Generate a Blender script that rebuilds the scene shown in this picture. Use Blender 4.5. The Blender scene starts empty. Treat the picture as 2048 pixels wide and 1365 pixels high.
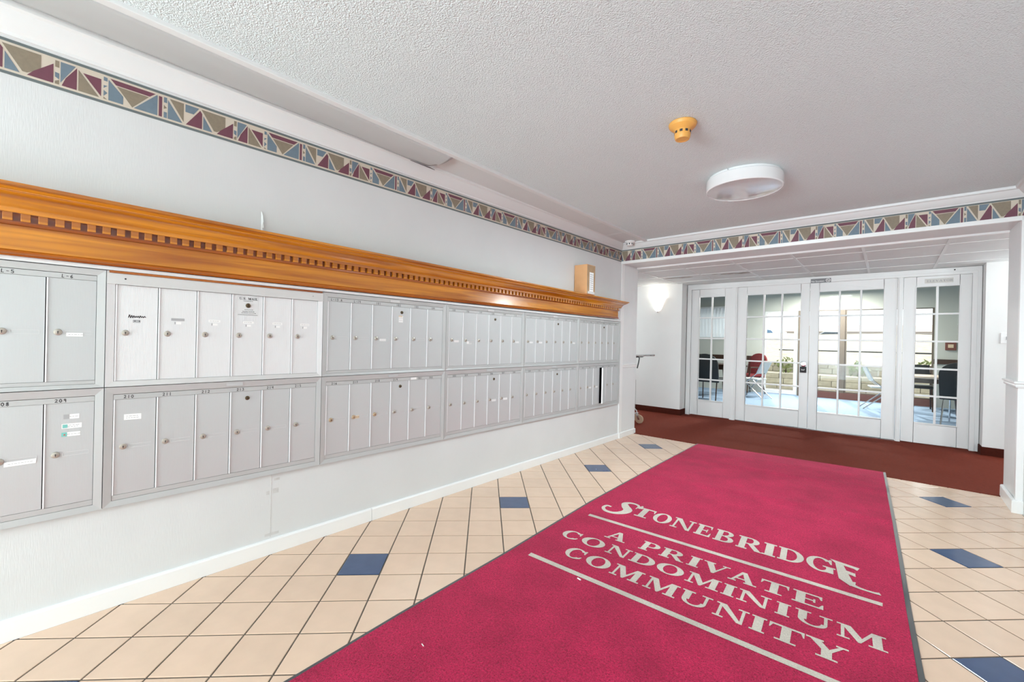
import bpy, bmesh, math, random
from mathutils import Vector, Matrix
random.seed(7)
S = bpy.context.scene
COL = S.collection
pi = math.pi

# ------------------------------------------------------------------ camera, world, sun, exposure
CAM = (2.515, 0.0, 1.196)
cam = bpy.data.cameras.new('camera')
co = bpy.data.objects.new('camera', cam)
COL.objects.link(co)
S.camera = co
cam.sensor_fit = 'HORIZONTAL'
cam.sensor_width = 36.0
cam.lens = 852.8 / 2048 * 36.0
cam.clip_start = 0.03
cam.clip_end = 400
def cam_matrix(yaw, pitch, roll):
    y, p, r = math.radians(yaw), math.radians(pitch), math.radians(roll)
    fwd = Vector((math.sin(y) * math.cos(p), math.cos(y) * math.cos(p), math.sin(p)))
    right = Vector((math.cos(y), -math.sin(y), 0))
    up = right.cross(fwd)
    r2 = right * math.cos(r) + up * math.sin(r)
    u2 = up * math.cos(r) - right * math.sin(r)
    m = Matrix((r2, u2, -fwd)).transposed().to_4x4()
    m.translation = Vector(CAM)
    return m
co.matrix_world = cam_matrix(-41.453, -0.111, 1.286)

S.view_settings.view_transform = 'Standard'
S.view_settings.look = 'None'
S.view_settings.exposure = 0.05
S.view_settings.gamma = 1.0
S.view_settings.use_curve_mapping = False
S.cycles.use_denoising = True
S.cycles.max_bounces = 12
S.cycles.diffuse_bounces = 6
S.cycles.glossy_bounces = 5
S.cycles.transparent_max_bounces = 24
S.cycles.sample_clamp_indirect = 6.0
S.cycles.caustics_reflective = False
S.cycles.caustics_refractive = False

w = bpy.data.worlds.new('world')
S.world = w
w.use_nodes = True
bg = w.node_tree.nodes['Background']
bg.inputs['Color'].default_value = (0.93, 0.97, 1.0, 1)
bg.inputs['Strength'].default_value = 2.0

def light(name, kind, loc, rot, energy, color=(1, 1, 1), **kw):
    l = bpy.data.lights.new(name, kind)
    l.energy = energy
    l.color = color
    for k, v in kw.items():
        setattr(l, k, v)
    o = bpy.data.objects.new(name, l)
    o.location = loc
    o.rotation_euler = [math.radians(a) for a in rot]
    COL.objects.link(o)
    return o
# sun over the parking lot, falling into the sunroom
light('sun', 'SUN', (2, 20, 12), (-57, 0, 14), 3.6, (1, 0.96, 0.9), angle=0.02)
# daylight through the glazed street entrance behind the camera: sky, plus an upward fill added to brighten the ceiling
light('entrance_daylight', 'AREA', (1.64, -5.06, 1.2), (-90, 0, 180), 145, (0.90, 0.99, 1.02), shape='RECTANGLE', size=3.1, size_y=2.2)
light('ceiling_fill', 'AREA', (1.1, -6.4, 0.05), (-155, 0, 180), 680, (0.78, 0.99, 1.08), shape='RECTANGLE', size=2.4, size_y=2.4)
# unseen fill lights added behind the camera and along the hall, then a second sconce in the hall behind the right pillar
light('back_fill', 'AREA', (1.1, -3.6, 2.30), (0, 0, 0), 22, (0.90, 1.0, 1.02), shape='DISK', size=.44)
light('rear_fill', 'AREA', (1.0, -1.6, 2.30), (0, 0, 0), 8, (0.90, 1.0, 1.02), shape='DISK', size=.44)
light('corridor_fill_left', 'POINT', (-2.7, 5.75, 1.95), (0, 0, 0), 75, (.90, 1, 1.03), shadow_soft_size=.12)
light('corridor_fill_right', 'POINT', (5.3, 5.8, 1.95), (0, 0, 0), 58, (.90, 1, 1.03), shadow_soft_size=.12)
light('right_sconce_bulb', 'POINT', (4.1, 7.05, 1.99), (0, 0, 0), 16, (.93, .98, 1.0), shadow_soft_size=.08)

# ------------------------------------------------------------------ mesh helpers
class MB:
    def __init__(self):
        self.v = []; self.f = []; self.m = []
    def face(self, pts, m=0):
        n = len(self.v)
        self.v += [tuple(p) for p in pts]
        self.f.append(tuple(range(n, n + len(pts)))); self.m.append(m)
        return self
    def box(self, x0, x1, y0, y1, z0, z1, m=0):
        n = len(self.v)
        self.v += [(x0, y0, z0), (x1, y0, z0), (x1, y1, z0), (x0, y1, z0), (x0, y0, z1), (x1, y0, z1), (x1, y1, z1), (x0, y1, z1)]
        for q in ((0, 3, 2, 1), (4, 5, 6, 7), (0, 1, 5, 4), (1, 2, 6, 5), (2, 3, 7, 6), (3, 0, 4, 7)):
            self.f.append(tuple(n + i for i in q)); self.m.append(m)
        return self
    def obox(self, c, ax, ay, az, m=0):
        c, ax, ay, az = Vector(c), Vector(ax), Vector(ay), Vector(az)
        n = len(self.v)
        for k in (-1, 1):
            for i, j in ((-1, -1), (1, -1), (1, 1), (-1, 1)):
                self.v.append(tuple(c + ax * i + ay * j + az * k))
        for q in ((0, 3, 2, 1), (4, 5, 6, 7), (0, 1, 5, 4), (1, 2, 6, 5), (2, 3, 7, 6), (3, 0, 4, 7)):
            self.f.append(tuple(n + i for i in q)); self.m.append(m)
        return self
    def prism(self, pts, d, m=0, side=None):
        """polygon pts (3-D, planar) extruded by vector d"""
        d = Vector(d); n = len(self.v); k = len(pts)
        self.v += [tuple(p) for p in pts] + [tuple(Vector(p) + d) for p in pts]
        self.f.append(tuple(range(n + k - 1, n - 1, -1))); self.m.append(m)
        self.f.append(tuple(range(n + k, n + 2 * k))); self.m.append(m)
        for i in range(k):
            j = (i + 1) % k
            self.f.append((n + i, n + j, n + k + j, n + k + i)); self.m.append(m if side is None else side)
        return self
    def sweep(self, prof, path, m=0, cap=True):
        """prof: list of fn(path point)->3-D ; here path = list of functions mapping (a,b)->(x,y,z)"""
        n = len(self.v); k = len(prof)
        for fn in path:
            self.v += [tuple(fn(a, b)) for a, b in prof]
        for i in range(len(path) - 1):
            for j in range(k):
                j2 = (j + 1) % k
                self.f.append((n + i * k + j, n + i * k + j2, n + (i + 1) * k + j2, n + (i + 1) * k + j)); self.m.append(m)
        if cap:
            self.f.append(tuple(range(n + k - 1, n - 1, -1))); self.m.append(m)
            e = n + (len(path) - 1) * k
            self.f.append(tuple(range(e, e + k))); self.m.append(m)
        return self
    def tube(self, pts, r, seg=8, m=0, cap=True):
        pts = [Vector(p) for p in pts]; n0 = len(self.v)
        rs = r if isinstance(r, (list, tuple)) else [r] * len(pts)
        ref = None
        for i, p in enumerate(pts):
            t = (pts[min(i + 1, len(pts) - 1)] - pts[max(i - 1, 0)]).normalized()
            if ref is None:
                ref = Vector((0, 0, 1)) if abs(t.z) < 0.9 else Vector((1, 0, 0))
            a = t.cross(ref)
            if a.length < 1e-5:
                a = t.cross(Vector((1, 0.3, 0)))
            a.normalize(); b = a.cross(t).normalized(); ref = b
            for s in range(seg):
                an = 2 * pi * s / seg
                self.v.append(tuple(p + (a * math.cos(an) + b * math.sin(an)) * rs[i]))
        for i in range(len(pts) - 1):
            for s in range(seg):
                s2 = (s + 1) % seg
                self.f.append((n0 + i * seg + s, n0 + i * seg + s2, n0 + (i + 1) * seg + s2, n0 + (i + 1) * seg + s)); self.m.append(m)
        if cap:
            self.f.append(tuple(range(n0 + seg - 1, n0 - 1, -1))); self.m.append(m)
            e = n0 + (len(pts) - 1) * seg
            self.f.append(tuple(range(e, e + seg))); self.m.append(m)
        return self
    def lathe(self, prof, seg=24, m=0, M=None):
        """prof (r,z) list about z, optional matrix"""
        n = len(self.v); k = len(prof)
        for s in range(seg):
            a = 2 * pi * s / seg
            for r, z in prof:
                p = Vector((r * math.cos(a), r * math.sin(a), z))
                if M is not None: p = M @ p
                self.v.append(tuple(p))
        for s in range(seg):
            s2 = (s + 1) % seg
            for j in range(k - 1):
                self.f.append((n + s * k + j, n + s2 * k + j, n + s2 * k + j + 1, n + s * k + j + 1)); self.m.append(m)
        return self
    def ellipsoid(self, c, r, seg=12, rings=8, m=0):
        prof = [(math.sin(pi * i / rings), -math.cos(pi * i / rings)) for i in range(rings + 1)]
        return self.lathe(prof, seg, m, Matrix.Translation(Vector(c)) @ Matrix.Diagonal((r[0], r[1], r[2], 1)))
    def mesh(self, name, mats, smooth=False, bevel=0):
        me = bpy.data.meshes.new(name)
        me.from_pydata(self.v, [], self.f)
        for mt in (mats if isinstance(mats, (list, tuple)) else [mats]):
            me.materials.append(mt)
        me.polygons.foreach_set('material_index', self.m)
        bm = bmesh.new(); bm.from_mesh(me)
        bmesh.ops.remove_doubles(bm, verts=bm.verts, dist=1e-6)
        if bevel:
            bmesh.ops.bevel(bm, geom=[e for e in bm.edges if e.is_manifold and e.calc_face_angle(0) > 0.6], offset=bevel, segments=2, affect='EDGES', profile=0.6)
        bmesh.ops.recalc_face_normals(bm, faces=bm.faces)
        bm.to_mesh(me); bm.free()
        if smooth:
            for p in me.polygons: p.use_smooth = True
            try: me.set_sharp_from_angle(angle=math.radians(24))
            except Exception: pass
        return me
    def obj(self, name, mats, parent=None, smooth=False, bevel=0, loc=None):
        """vertices are in world coordinates; a parent at loc shifts them"""
        if parent is not None:
            base = parent_world(parent)
            self.v = [tuple(Vector(p) - base) for p in self.v]
        me = self.mesh(name, mats, smooth, bevel)
        o = bpy.data.objects.new(name, me)
        COL.objects.link(o)
        if parent is not None: o.parent = parent
        return o
WLOC = {}
def parent_world(p):
    v = Vector((0, 0, 0))
    while p is not None:
        v += Vector(p.location); p = p.parent
    return v
def thing(name, label, cat, loc=(0, 0, 0), group=None):
    o = bpy.data.objects.new(name, None)
    o.empty_display_size = 0.05
    COL.objects.link(o); o.location = loc
    o['label'] = label; o['category'] = cat
    if group: o['group'] = group
    return o
def tag(o, label, cat, group=None):
    o['label'] = label; o['category'] = cat
    if group: o['group'] = group
    return o
def struct(o, label=None):
    o['kind'] = 'structure'
    if label: o['label'] = label
    return o
def lab(o, label):
    o['label'] = label
    return o

# ------------------------------------------------------------------ materials
def mat(name, color, rough=0.5, metal=0.0, spec=0.5, coat=0.0, emit=None, estr=0, bump=None, var=None, rand=0.0):
    """bump=(scale,strength,dist[,stretch]), var=(scale,amount)"""
    m = bpy.data.materials.new(name); m.use_nodes = True
    nt = m.node_tree; N = nt.nodes; L = nt.links
    p = N['Principled BSDF']
    p.inputs['Base Color'].default_value = (*color, 1)
    p.inputs['Roughness'].default_value = rough
    p.inputs['Metallic'].default_value = metal
    p.inputs['Specular IOR Level'].default_value = spec
    p.inputs['Coat Weight'].default_value = coat
    p.inputs['Coat Roughness'].default_value = 0.12
    if emit:
        p.inputs['Emission Color'].default_value = (*emit, 1)
        p.inputs['Emission Strength'].default_value = estr
    tc = N.new('ShaderNodeTexCoord')
    if bump:
        mp = N.new('ShaderNodeMapping'); L.new(tc.outputs['Object'], mp.inputs['Vector'])
        if len(bump) > 3: mp.inputs['Scale'].default_value = bump[3]
        no = N.new('ShaderNodeTexNoise'); no.inputs['Scale'].default_value = bump[0]; no.inputs['Detail'].default_value = 3
        L.new(mp.outputs['Vector'], no.inputs['Vector'])
        b = N.new('ShaderNodeBump'); b.inputs['Strength'].default_value = bump[1]; b.inputs['Distance'].default_value = bump[2]
        L.new(no.outputs['Fac'], b.inputs['Height']); L.new(b.outputs['Normal'], p.inputs['Normal'])
    col = None
    if var:
        no = N.new('ShaderNodeTexNoise'); no.inputs['Scale'].default_value = var[0]; no.inputs['Detail'].default_value = 4
        if len(var) > 2:
            mp2 = N.new('ShaderNodeMapping'); mp2.inputs['Scale'].default_value = var[2]
            L.new(tc.outputs['Object'], mp2.inputs['Vector']); L.new(mp2.outputs['Vector'], no.inputs['Vector'])
        else:
            L.new(tc.outputs['Object'], no.inputs['Vector'])
        mr = N.new('ShaderNodeMapRange'); mr.inputs['From Min'].default_value = 0.3; mr.inputs['From Max'].default_value = 0.7
        mr.inputs['To Min'].default_value = 1 - var[1]; mr.inputs['To Max'].default_value = 1 + var[1]
        L.new(no.outputs['Fac'], mr.inputs['Value'])
        hs = N.new('ShaderNodeHueSaturation'); hs.inputs['Color'].default_value = (*color, 1)
        L.new(mr.outputs['Result'], hs.inputs['Value']); col = hs
    if rand:
        oi = N.new('ShaderNodeObjectInfo')
        mr = N.new('ShaderNodeMapRange'); mr.inputs['To Min'].default_value = 1 - rand; mr.inputs['To Max'].default_value = 1 + rand
        L.new(oi.outputs['Random'], mr.inputs['Value'])
        hs = N.new('ShaderNodeHueSaturation')
        L.new(mr.outputs['Result'], hs.inputs['Value'])
        if col: L.new(col.outputs['Color'], hs.inputs['Color'])
        else: hs.inputs['Color'].default_value = (*color, 1)
        col = hs
    if col: L.new(col.outputs['Color'], p.inputs['Base Color'])
    return m

def lin(r, g, b):
    f = lambda c: ((c / 255 + 0.055) / 1.055) ** 2.4 if c > 10 else c / 255 / 12.92
    return (f(r), f(g), f(b))

M = {}
M['paper'] = mat('wallpaper', (0.675, 0.687, 0.688), 0.62, bump=(60, 0.13, 0.003, (1, 5, 0.4)), var=(3, 0.02))
M['panel_paper'] = mat('striped_wallpaper', (0.77, 0.79, 0.79), 0.5, var=(3, 0.02))
def stripe_bump(m, scale, strength, dist, direction='Y'):
    nt = m.node_tree; N = nt.nodes; L = nt.links
    tc = N.new('ShaderNodeTexCoord'); wv = N.new('ShaderNodeTexWave')
    wv.bands_direction = direction; wv.inputs['Scale'].default_value = scale; wv.inputs['Distortion'].default_value = 0
    L.new(tc.outputs['Object'], wv.inputs['Vector'])
    b = N.new('ShaderNodeBump'); b.inputs['Strength'].default_value = strength; b.inputs['Distance'].default_value = dist
    L.new(wv.outputs['Fac'], b.inputs['Height']); L.new(b.outputs['Normal'], N['Principled BSDF'].inputs['Normal'])
stripe_bump(M['panel_paper'], 14, 0.35, 0.003)
M['white'] = mat('white_semigloss_paint', (0.85, 0.855, 0.85), 0.32, var=(2, 0.012))
M['trim'] = mat('white_trim_paint', (0.755, 0.778, 0.78), 0.4, var=(2, 0.015))
M['hallwall'] = mat('hall_wall_paint', (0.77, 0.77, 0.76), 0.6, bump=(40, 0.08, 0.002), var=(2.5, 0.02))
M['smoothceil'] = mat('smooth_ceiling_paint', (0.69, 0.725, 0.73), 0.6, var=(1.5, 0.015))
M['diffuser'] = mat('grey_acrylic_diffuser', (0.50, 0.52, 0.523), 0.45, var=(2, 0.03, (1, .3, 1)))
M['ceilpanel'] = mat('ceiling_panel', (0.76, 0.79, 0.79), 0.8, bump=(120, 0.25, 0.002), var=(6, 0.02))
M['tbar'] = mat('ceiling_grid_paint', (0.80, 0.82, 0.82), 0.45, var=(3, 0.01))
M['stain'] = mat('water_stain', (0.42, 0.37, 0.33), 0.8, var=(12, 0.2))
# popcorn ceiling
m = mat('popcorn_plaster', (0.70, 0.778, 0.79), 0.9, var=(1.2, 0.015)); M['popcorn'] = m
nt = m.node_tree; N = nt.nodes; L = nt.links
tc = N.new('ShaderNodeTexCoord'); n1 = N.new('ShaderNodeTexNoise'); n1.inputs['Scale'].default_value = 135; n1.inputs['Detail'].default_value = 2.5; n1.inputs['Distortion'].default_value = 0.6
vo = N.new('ShaderNodeTexVoronoi'); vo.inputs['Scale'].default_value = 180; vo.feature = 'SMOOTH_F1'
L.new(tc.outputs['Object'], n1.inputs['Vector']); L.new(tc.outputs['Object'], vo.inputs['Vector'])
ad = N.new('ShaderNodeMath'); ad.operation = 'SUBTRACT'; L.new(n1.outputs['Fac'], ad.inputs[0])
mu = N.new('ShaderNodeMath'); mu.operation = 'MULTIPLY'; mu.inputs[1].default_value = 0.5; L.new(vo.outputs['Distance'], mu.inputs[0]); L.new(mu.outputs[0], ad.inputs[1])
b = N.new('ShaderNodeBump'); b.inputs['Strength'].default_value = 0.62; b.inputs['Distance'].default_value = 0.009
L.new(ad.outputs[0], b.inputs['Height']); L.new(b.outputs['Normal'], N['Principled BSDF'].inputs['Normal'])
# tiles
M['tile'] = mat('peach_ceramic_tile', lin(225, 195, 171), 0.17, spec=0.5, var=(9, 0.035), rand=0.03, bump=(5, 0.05, 0.004))
M['bluetile'] = mat('navy_ceramic_tile', lin(58, 80, 116), 0.15, spec=0.6, var=(14, 0.06))
M['grout'] = mat('grey_brown_grout', (0.115, 0.095, 0.078), 0.85, var=(15, 0.25))
# carpet
M['carpet'] = mat('rust_brown_carpet', lin(104, 40, 25), 0.95, spec=0.15, bump=(260, 0.5, 0.004), var=(40, 0.12))
M['carpetbase'] = mat('dark_brown_carpet_base', lin(66, 26, 18), 0.95, spec=0.1, bump=(260, 0.4, 0.004), var=(40, 0.15))
M['bluecarpet'] = mat('blue_carpet', lin(142, 163, 188), 0.95, spec=0.1, bump=(200, 0.3, 0.004), var=(20, 0.06))
# rug: loop pile
def pile(name, c, v):
    m = mat(name, c, 0.95, spec=0.08)
    nt = m.node_tree; N = nt.nodes; L = nt.links; p = N['Principled BSDF']
    tc = N.new('ShaderNodeTexCoord')
    n1 = N.new('ShaderNodeTexNoise'); n1.inputs['Scale'].default_value = 170; n1.inputs['Detail'].default_value = 2; n1.inputs['Distortion'].default_value = 1.0
    n2 = N.new('ShaderNodeTexNoise'); n2.inputs['Scale'].default_value = 4; n2.inputs['Detail'].default_value = 6
    L.new(tc.outputs['Object'], n1.inputs['Vector']); L.new(tc.outputs['Object'], n2.inputs['Vector'])
    a = N.new('ShaderNodeMapRange'); a.inputs['From Min'].default_value = .3; a.inputs['From Max'].default_value = .7; a.inputs['To Min'].default_value = 1 - v; a.inputs['To Max'].default_value = 1 + v
    L.new(n1.outputs['Fac'], a.inputs['Value'])
    c2 = N.new('ShaderNodeMapRange'); c2.inputs['From Min'].default_value = .3; c2.inputs['From Max'].default_value = .7; c2.inputs['To Min'].default_value = .80; c2.inputs['To Max'].default_value = 1.14
    L.new(n2.outputs['Fac'], c2.inputs['Value'])
    mu = N.new('ShaderNodeMath'); mu.operation = 'MULTIPLY'; L.new(a.outputs[0], mu.inputs[0]); L.new(c2.outputs[0], mu.inputs[1])
    hs = N.new('ShaderNodeHueSaturation'); hs.inputs['Color'].default_value = (*c, 1); L.new(mu.outputs[0], hs.inputs['Value'])
    L.new(hs.outputs['Color'], p.inputs['Base Color'])
    p.inputs['Sheen Weight'].default_value = 0.12; p.inputs['Sheen Roughness'].default_value = 0.5
    p.inputs['Sheen Tint'].default_value = (1, .8, .85, 1)
    b = N.new('ShaderNodeBump'); b.inputs['Strength'].default_value = 0.8; b.inputs['Distance'].default_value = 0.006
    L.new(n1.outputs['Fac'], b.inputs['Height']); L.new(b.outputs['Normal'], p.inputs['Normal'])
    return m
M['rug'] = pile('crimson_pile', lin(178, 32, 74), 0.45)
M['rugtext'] = pile('oatmeal_pile', lin(205, 196, 184), 0.14)
M['rubber'] = mat('dark_grey_rubber', (0.06, 0.065, 0.07), 0.35, var=(8, .1))
# metal
def alum(name, c, rough, metal, scale=70, bs=0.25):
    m = mat(name, c, rough, metal=metal, rand=0.02)
    stripe_bump(m, scale, bs, 0.0015)
    return m
M['alu'] = alum('ribbed_aluminium', (0.60, 0.622, 0.625), 0.34, 0.3, 95, 0.09)
M['alu_new'] = alum('bright_ribbed_aluminium', (0.77, 0.78, 0.785), 0.5, 0.12, 64, 0.18)
M['frame'] = mat('satin_aluminium', (0.545, 0.56, 0.555), 0.36, metal=0.25, var=(4, 0.03))
M['frame_new'] = mat('light_satin_aluminium', (0.66, 0.665, 0.655), 0.42, metal=0.2, var=(4, 0.02))
M['edge'] = mat('aluminium_edge_highlight', (0.93, 0.94, 0.95), 0.35, metal=0.05)  # lip base colour whitened to paint in the light it catches
M['dark'] = mat('dark_interior', (0.035, 0.035, 0.04), 0.7)
M['chrome'] = mat('chrome', (0.75, 0.75, 0.76), 0.14, metal=1.0)
M['brass'] = mat('worn_brass_lock', (0.50, 0.38, 0.25), 0.35, metal=0.5)
M['nickel'] = mat('nickel_lock', (0.50, 0.46, 0.40), 0.3, metal=0.5)
M['darkbrass'] = mat('dark_brass_lock', (0.13, 0.095, 0.055), 0.35, metal=0.8)
M['black'] = mat('black_ink', (0.02, 0.02, 0.022), 0.6)
M['greyink'] = mat('grey_print', (0.42, 0.42, 0.43), 0.7)
M['label'] = mat('white_paper_label', (0.90, 0.90, 0.89), 0.7)
M['slot'] = mat('clear_plastic_slot', (0.72, 0.73, 0.73), 0.25)
M['teal'] = mat('teal_print', (0.2, 0.55, 0.5), 0.6)
M['redink'] = mat('red_print', (0.6, 0.1, 0.06), 0.6)
M['peach'] = mat('peach_label', (0.75, 0.6, 0.42), 0.7)
# wood
def wood(name, c1, c2, rough, axis, coat=0.4, scale=1.0):
    m = mat(name, c1, rough, coat=coat)
    nt = m.node_tree; N = nt.nodes; L = nt.links; p = N['Principled BSDF']
    tc = N.new('ShaderNodeTexCoord'); mp = N.new('ShaderNodeMapping')
    sc = [26, 26, 26]; sc['XYZ'.index(axis)] = 1.1
    mp.inputs['Scale'].default_value = [s * scale for s in sc]
    no = N.new('ShaderNodeTexNoise'); no.inputs['Scale'].default_value = 1.0; no.inputs['Detail'].default_value = 5; no.inputs['Distortion'].default_value = .7
    L.new(tc.outputs['Object'], mp.inputs['Vector']); L.new(mp.outputs['Vector'], no.inputs['Vector'])
    cr = N.new('ShaderNodeValToRGB'); cr.color_ramp.elements[0].position = .3; cr.color_ramp.elements[1].position = .72
    cr.color_ramp.elements[0].color = (*c2, 1); cr.color_ramp.elements[1].color = (*c1, 1)
    L.new(no.outputs['Fac'], cr.inputs['Fac']); L.new(cr.outputs['Color'], p.inputs['Base Color'])
    return m
M['wood'] = wood('honey_stained_wood', lin(226, 150, 26), lin(152, 80, 6), 0.16, 'Y', .9)
M['wood2'] = wood('darker_honey_wood', lin(186, 106, 18), lin(128, 58, 8), 0.16, 'Y', .9)
M['walnut'] = wood('dark_brown_wood', lin(72, 44, 28), lin(48, 28, 18), 0.3, 'X', .2)
M['oak'] = wood('light_table_laminate', lin(214, 196, 178), lin(200, 180, 160), 0.3, 'X', .2)
# wallpaper border inks
M['b_cream'] = mat('border_cream', lin(208, 197, 181), 0.6)
M['b_slate'] = mat('border_slate', lin(104, 113, 114), 0.6)
M['b_blue'] = mat('border_blue', lin(110, 127, 140), 0.6, var=(40, .06))
M['b_tan'] = mat('border_taupe', lin(138, 126, 108), 0.6, var=(60, .07))
M['b_plum'] = mat('border_plum', lin(112, 66, 80), 0.6, var=(40, .05))
BORD = [M['b_cream'], M['b_slate'], M['b_blue'], M['b_tan'], M['b_plum']]
# glass
def glass(name, tint=(1, 1, 1), base=0.04):
    m = bpy.data.materials.new(name); m.use_nodes = True
    nt = m.node_tree; N = nt.nodes; L = nt.links
    N.remove(N['Principled BSDF'])
    t = N.new('ShaderNodeBsdfTransparent'); t.inputs['Color'].default_value = (*tint, 1)
    g = N.new('ShaderNodeBsdfGlossy'); g.inputs['Roughness'].default_value = 0.01
    f = N.new('ShaderNodeFresnel'); f.inputs['IOR'].default_value = 1.13
    tc = N.new('ShaderNodeTexCoord'); no = N.new('ShaderNodeTexNoise'); no.inputs['Scale'].default_value = 3
    L.new(tc.outputs['Object'], no.inputs['Vector'])
    b = N.new('ShaderNodeBump'); b.inputs['Strength'].default_value = .05; b.inputs['Distance'].default_value = .02
    L.new(no.outputs['Fac'], b.inputs['Height']); L.new(b.outputs['Normal'], g.inputs['Normal'])
    mx = N.new('ShaderNodeMixShader'); L.new(f.outputs['Fac'], mx.inputs['Fac']); L.new(t.outputs[0], mx.inputs[1]); L.new(g.outputs[0], mx.inputs[2])
    L.new(mx.outputs[0], N['Material Output'].inputs['Surface'])
    return m
M['glass'] = glass('door_glass', (0.97, 0.985, 0.98))
M['card'] = mat('cardboard', lin(216, 166, 118), 0.75, var=(8, .05))
M['card2'] = mat('weathered_cardboard', lin(176, 146, 112), 0.7, var=(14, .15))
M['orange'] = mat('aged_orange_plastic', lin(226, 166, 84), 0.45, var=(10, .04))
M['lampwhite'] = mat('white_lamp_drum', (0.83, 0.83, 0.835), 0.25, coat=.3)
M['lampglass'] = mat('frosted_lamp_lens', (0.62, 0.62, 0.63), 0.12, spec=.7, coat=.6)
M['shade'] = mat('lit_frosted_glass_shade', (0.95, 0.93, 0.86), 0.4, emit=(1.0, 0.94, 0.82), estr=2.6)
M['steel'] = mat('painted_steel_tube', (0.55, 0.55, 0.56), 0.25, metal=.9)
M['wheel'] = mat('beige_rubber_wheel', lin(190, 165, 140), 0.5)
M['blackvinyl'] = mat('black_vinyl', (0.018, 0.02, 0.022), 0.35)
M['burgundy'] = mat('burgundy_upholstery', lin(120, 36, 40), 0.75, var=(20, .1))
M['greyplastic'] = mat('light_grey_plastic', lin(190, 195, 195), 0.4)
M['sroomwall'] = mat('sunroom_grey_green_paint', (0.56, 0.575, 0.53), 0.7, var=(2, .03))
M['sroomceil'] = mat('sunroom_ceiling', (0.34, 0.36, 0.35), 0.8, var=(3, .04))
M['brownframe'] = mat('bronze_window_frame', lin(106, 95, 85), 0.5)
M['stone'] = mat('beige_retaining_stone', lin(178, 169, 152), 0.85, rand=.12, bump=(30, .5, .01), var=(9, .15))
M['grass'] = mat('dry_winter_grass', lin(204, 190, 168), 0.95, var=(6, .25), bump=(80, .8, .02))
M['paving'] = mat('patio_concrete', (0.42, 0.39, 0.35), 0.9, var=(3, .1))
M['asphalt'] = mat('asphalt', (0.22, 0.22, 0.22), 0.9, var=(5, .1))
M['leaf'] = mat('pale_green_leaf', lin(130, 140, 84), 0.7, rand=.2, var=(5, .2))
M['carblue'] = mat('steel_blue_car_paint', lin(90, 130, 165), 0.25, coat=.8)
M['carwhite'] = mat('white_car_paint', (0.75, 0.75, 0.76), 0.25, coat=.8)
M['carglass'] = mat('dark_car_glass', (0.06, 0.08, 0.1), 0.08)
M['brick'] = mat('pale_brick', lin(228, 216, 206), 0.85, var=(5, .1))
M['roof'] = mat('brown_shingle', lin(212, 190, 172), 0.9, var=(6, .15))

H = 2.42       # lobby ceiling
HH = 2.20      # hall ceiling

# ------------------------------------------------------------------ floor and its tiles
T = 0.2125
O0 = Vector((0.313, 2.386))
s2 = 1 / math.sqrt(2)
CD, RD = Vector((s2, s2)), Vector((s2, -s2))
FX0, FX1, FY0, FY1 = 0.0, 3.275, -4.85, 5.30
floor = MB().box(-0.12, 3.4, -4.9, 5.34, -0.12, -0.003).obj('floor', M['grout'])
struct(floor, 'peach diagonal ceramic tile floor with navy accent tiles')
RUG_L = [(1.035, -0.75), (0.98, 0.60), (0.95, 1.08), (0.926, 1.739), (0.864, 2.79), (0.835, 4.0), (0.817, 5.31)]
RUG_R = [(2.70, -0.75), (2.665, 0.7), (2.635, 2.15), (2.614, 2.696), (2.596, 3.297), (2.571, 4.026), (2.515, 5.455)]
def lerp_x(tab, y):
    for (x0, y0), (x1, y1) in zip(tab, tab[1:]):
        if y <= y1: return x0 + (x1 - x0) * (y - y0) / (y1 - y0)
    return tab[-1][0]
def clip(poly, ax, val, keep_less):
    out = []
    for i in range(len(poly)):
        a, b = poly[i], poly[(i + 1) % len(poly)]
        ia = (a[ax] <= val) if keep_less else (a[ax] >= val)
        ib = (b[ax] <= val) if keep_less else (b[ax] >= val)
        if ia: out.append(a)
        if ia != ib:
            t = (val - a[ax]) / (b[ax] - a[ax])
            out.append(a + (b - a) * t)
    return out
def tile_mesh(mb, poly, z0=-0.003, z1=0.0, ch=0.0022):
    """chamfered prism"""
    c = sum(poly, Vector((0, 0))) / len(poly)
    k = len(poly); n = len(mb.v)
    def inset(p):
        d = (c - p); l = d.length
        return p + d * min(0.5, ch * 1.41 / max(l, 1e-6))
    mb.v += [(p.x, p.y, z0) for p in poly] + [(p.x, p.y, z1 - .0012) for p in poly] + [(inset(p).x, inset(p).y, z1) for p in poly]
    for lv in (0, 1):
        for i in range(k):
            j = (i + 1) % k
            mb.f.append((n + lv * k + i, n + lv * k + j, n + (lv + 1) * k + j, n + (lv + 1) * k + i)); mb.m.append(0)
    mb.f.append(tuple(range(n + 2 * k, n + 3 * k))); mb.m.append(0)
BLUE = {(-8, 8), (-12, 12), (-4, 4), (0, 0), (4, -4), (8, -8), (12, 4), (16, 0), (8, 8), (4, 12), (0, 16)}
fullmesh = {}
g = 0.0033
hid = MB(); hidb = MB(); ntile = 0
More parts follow.
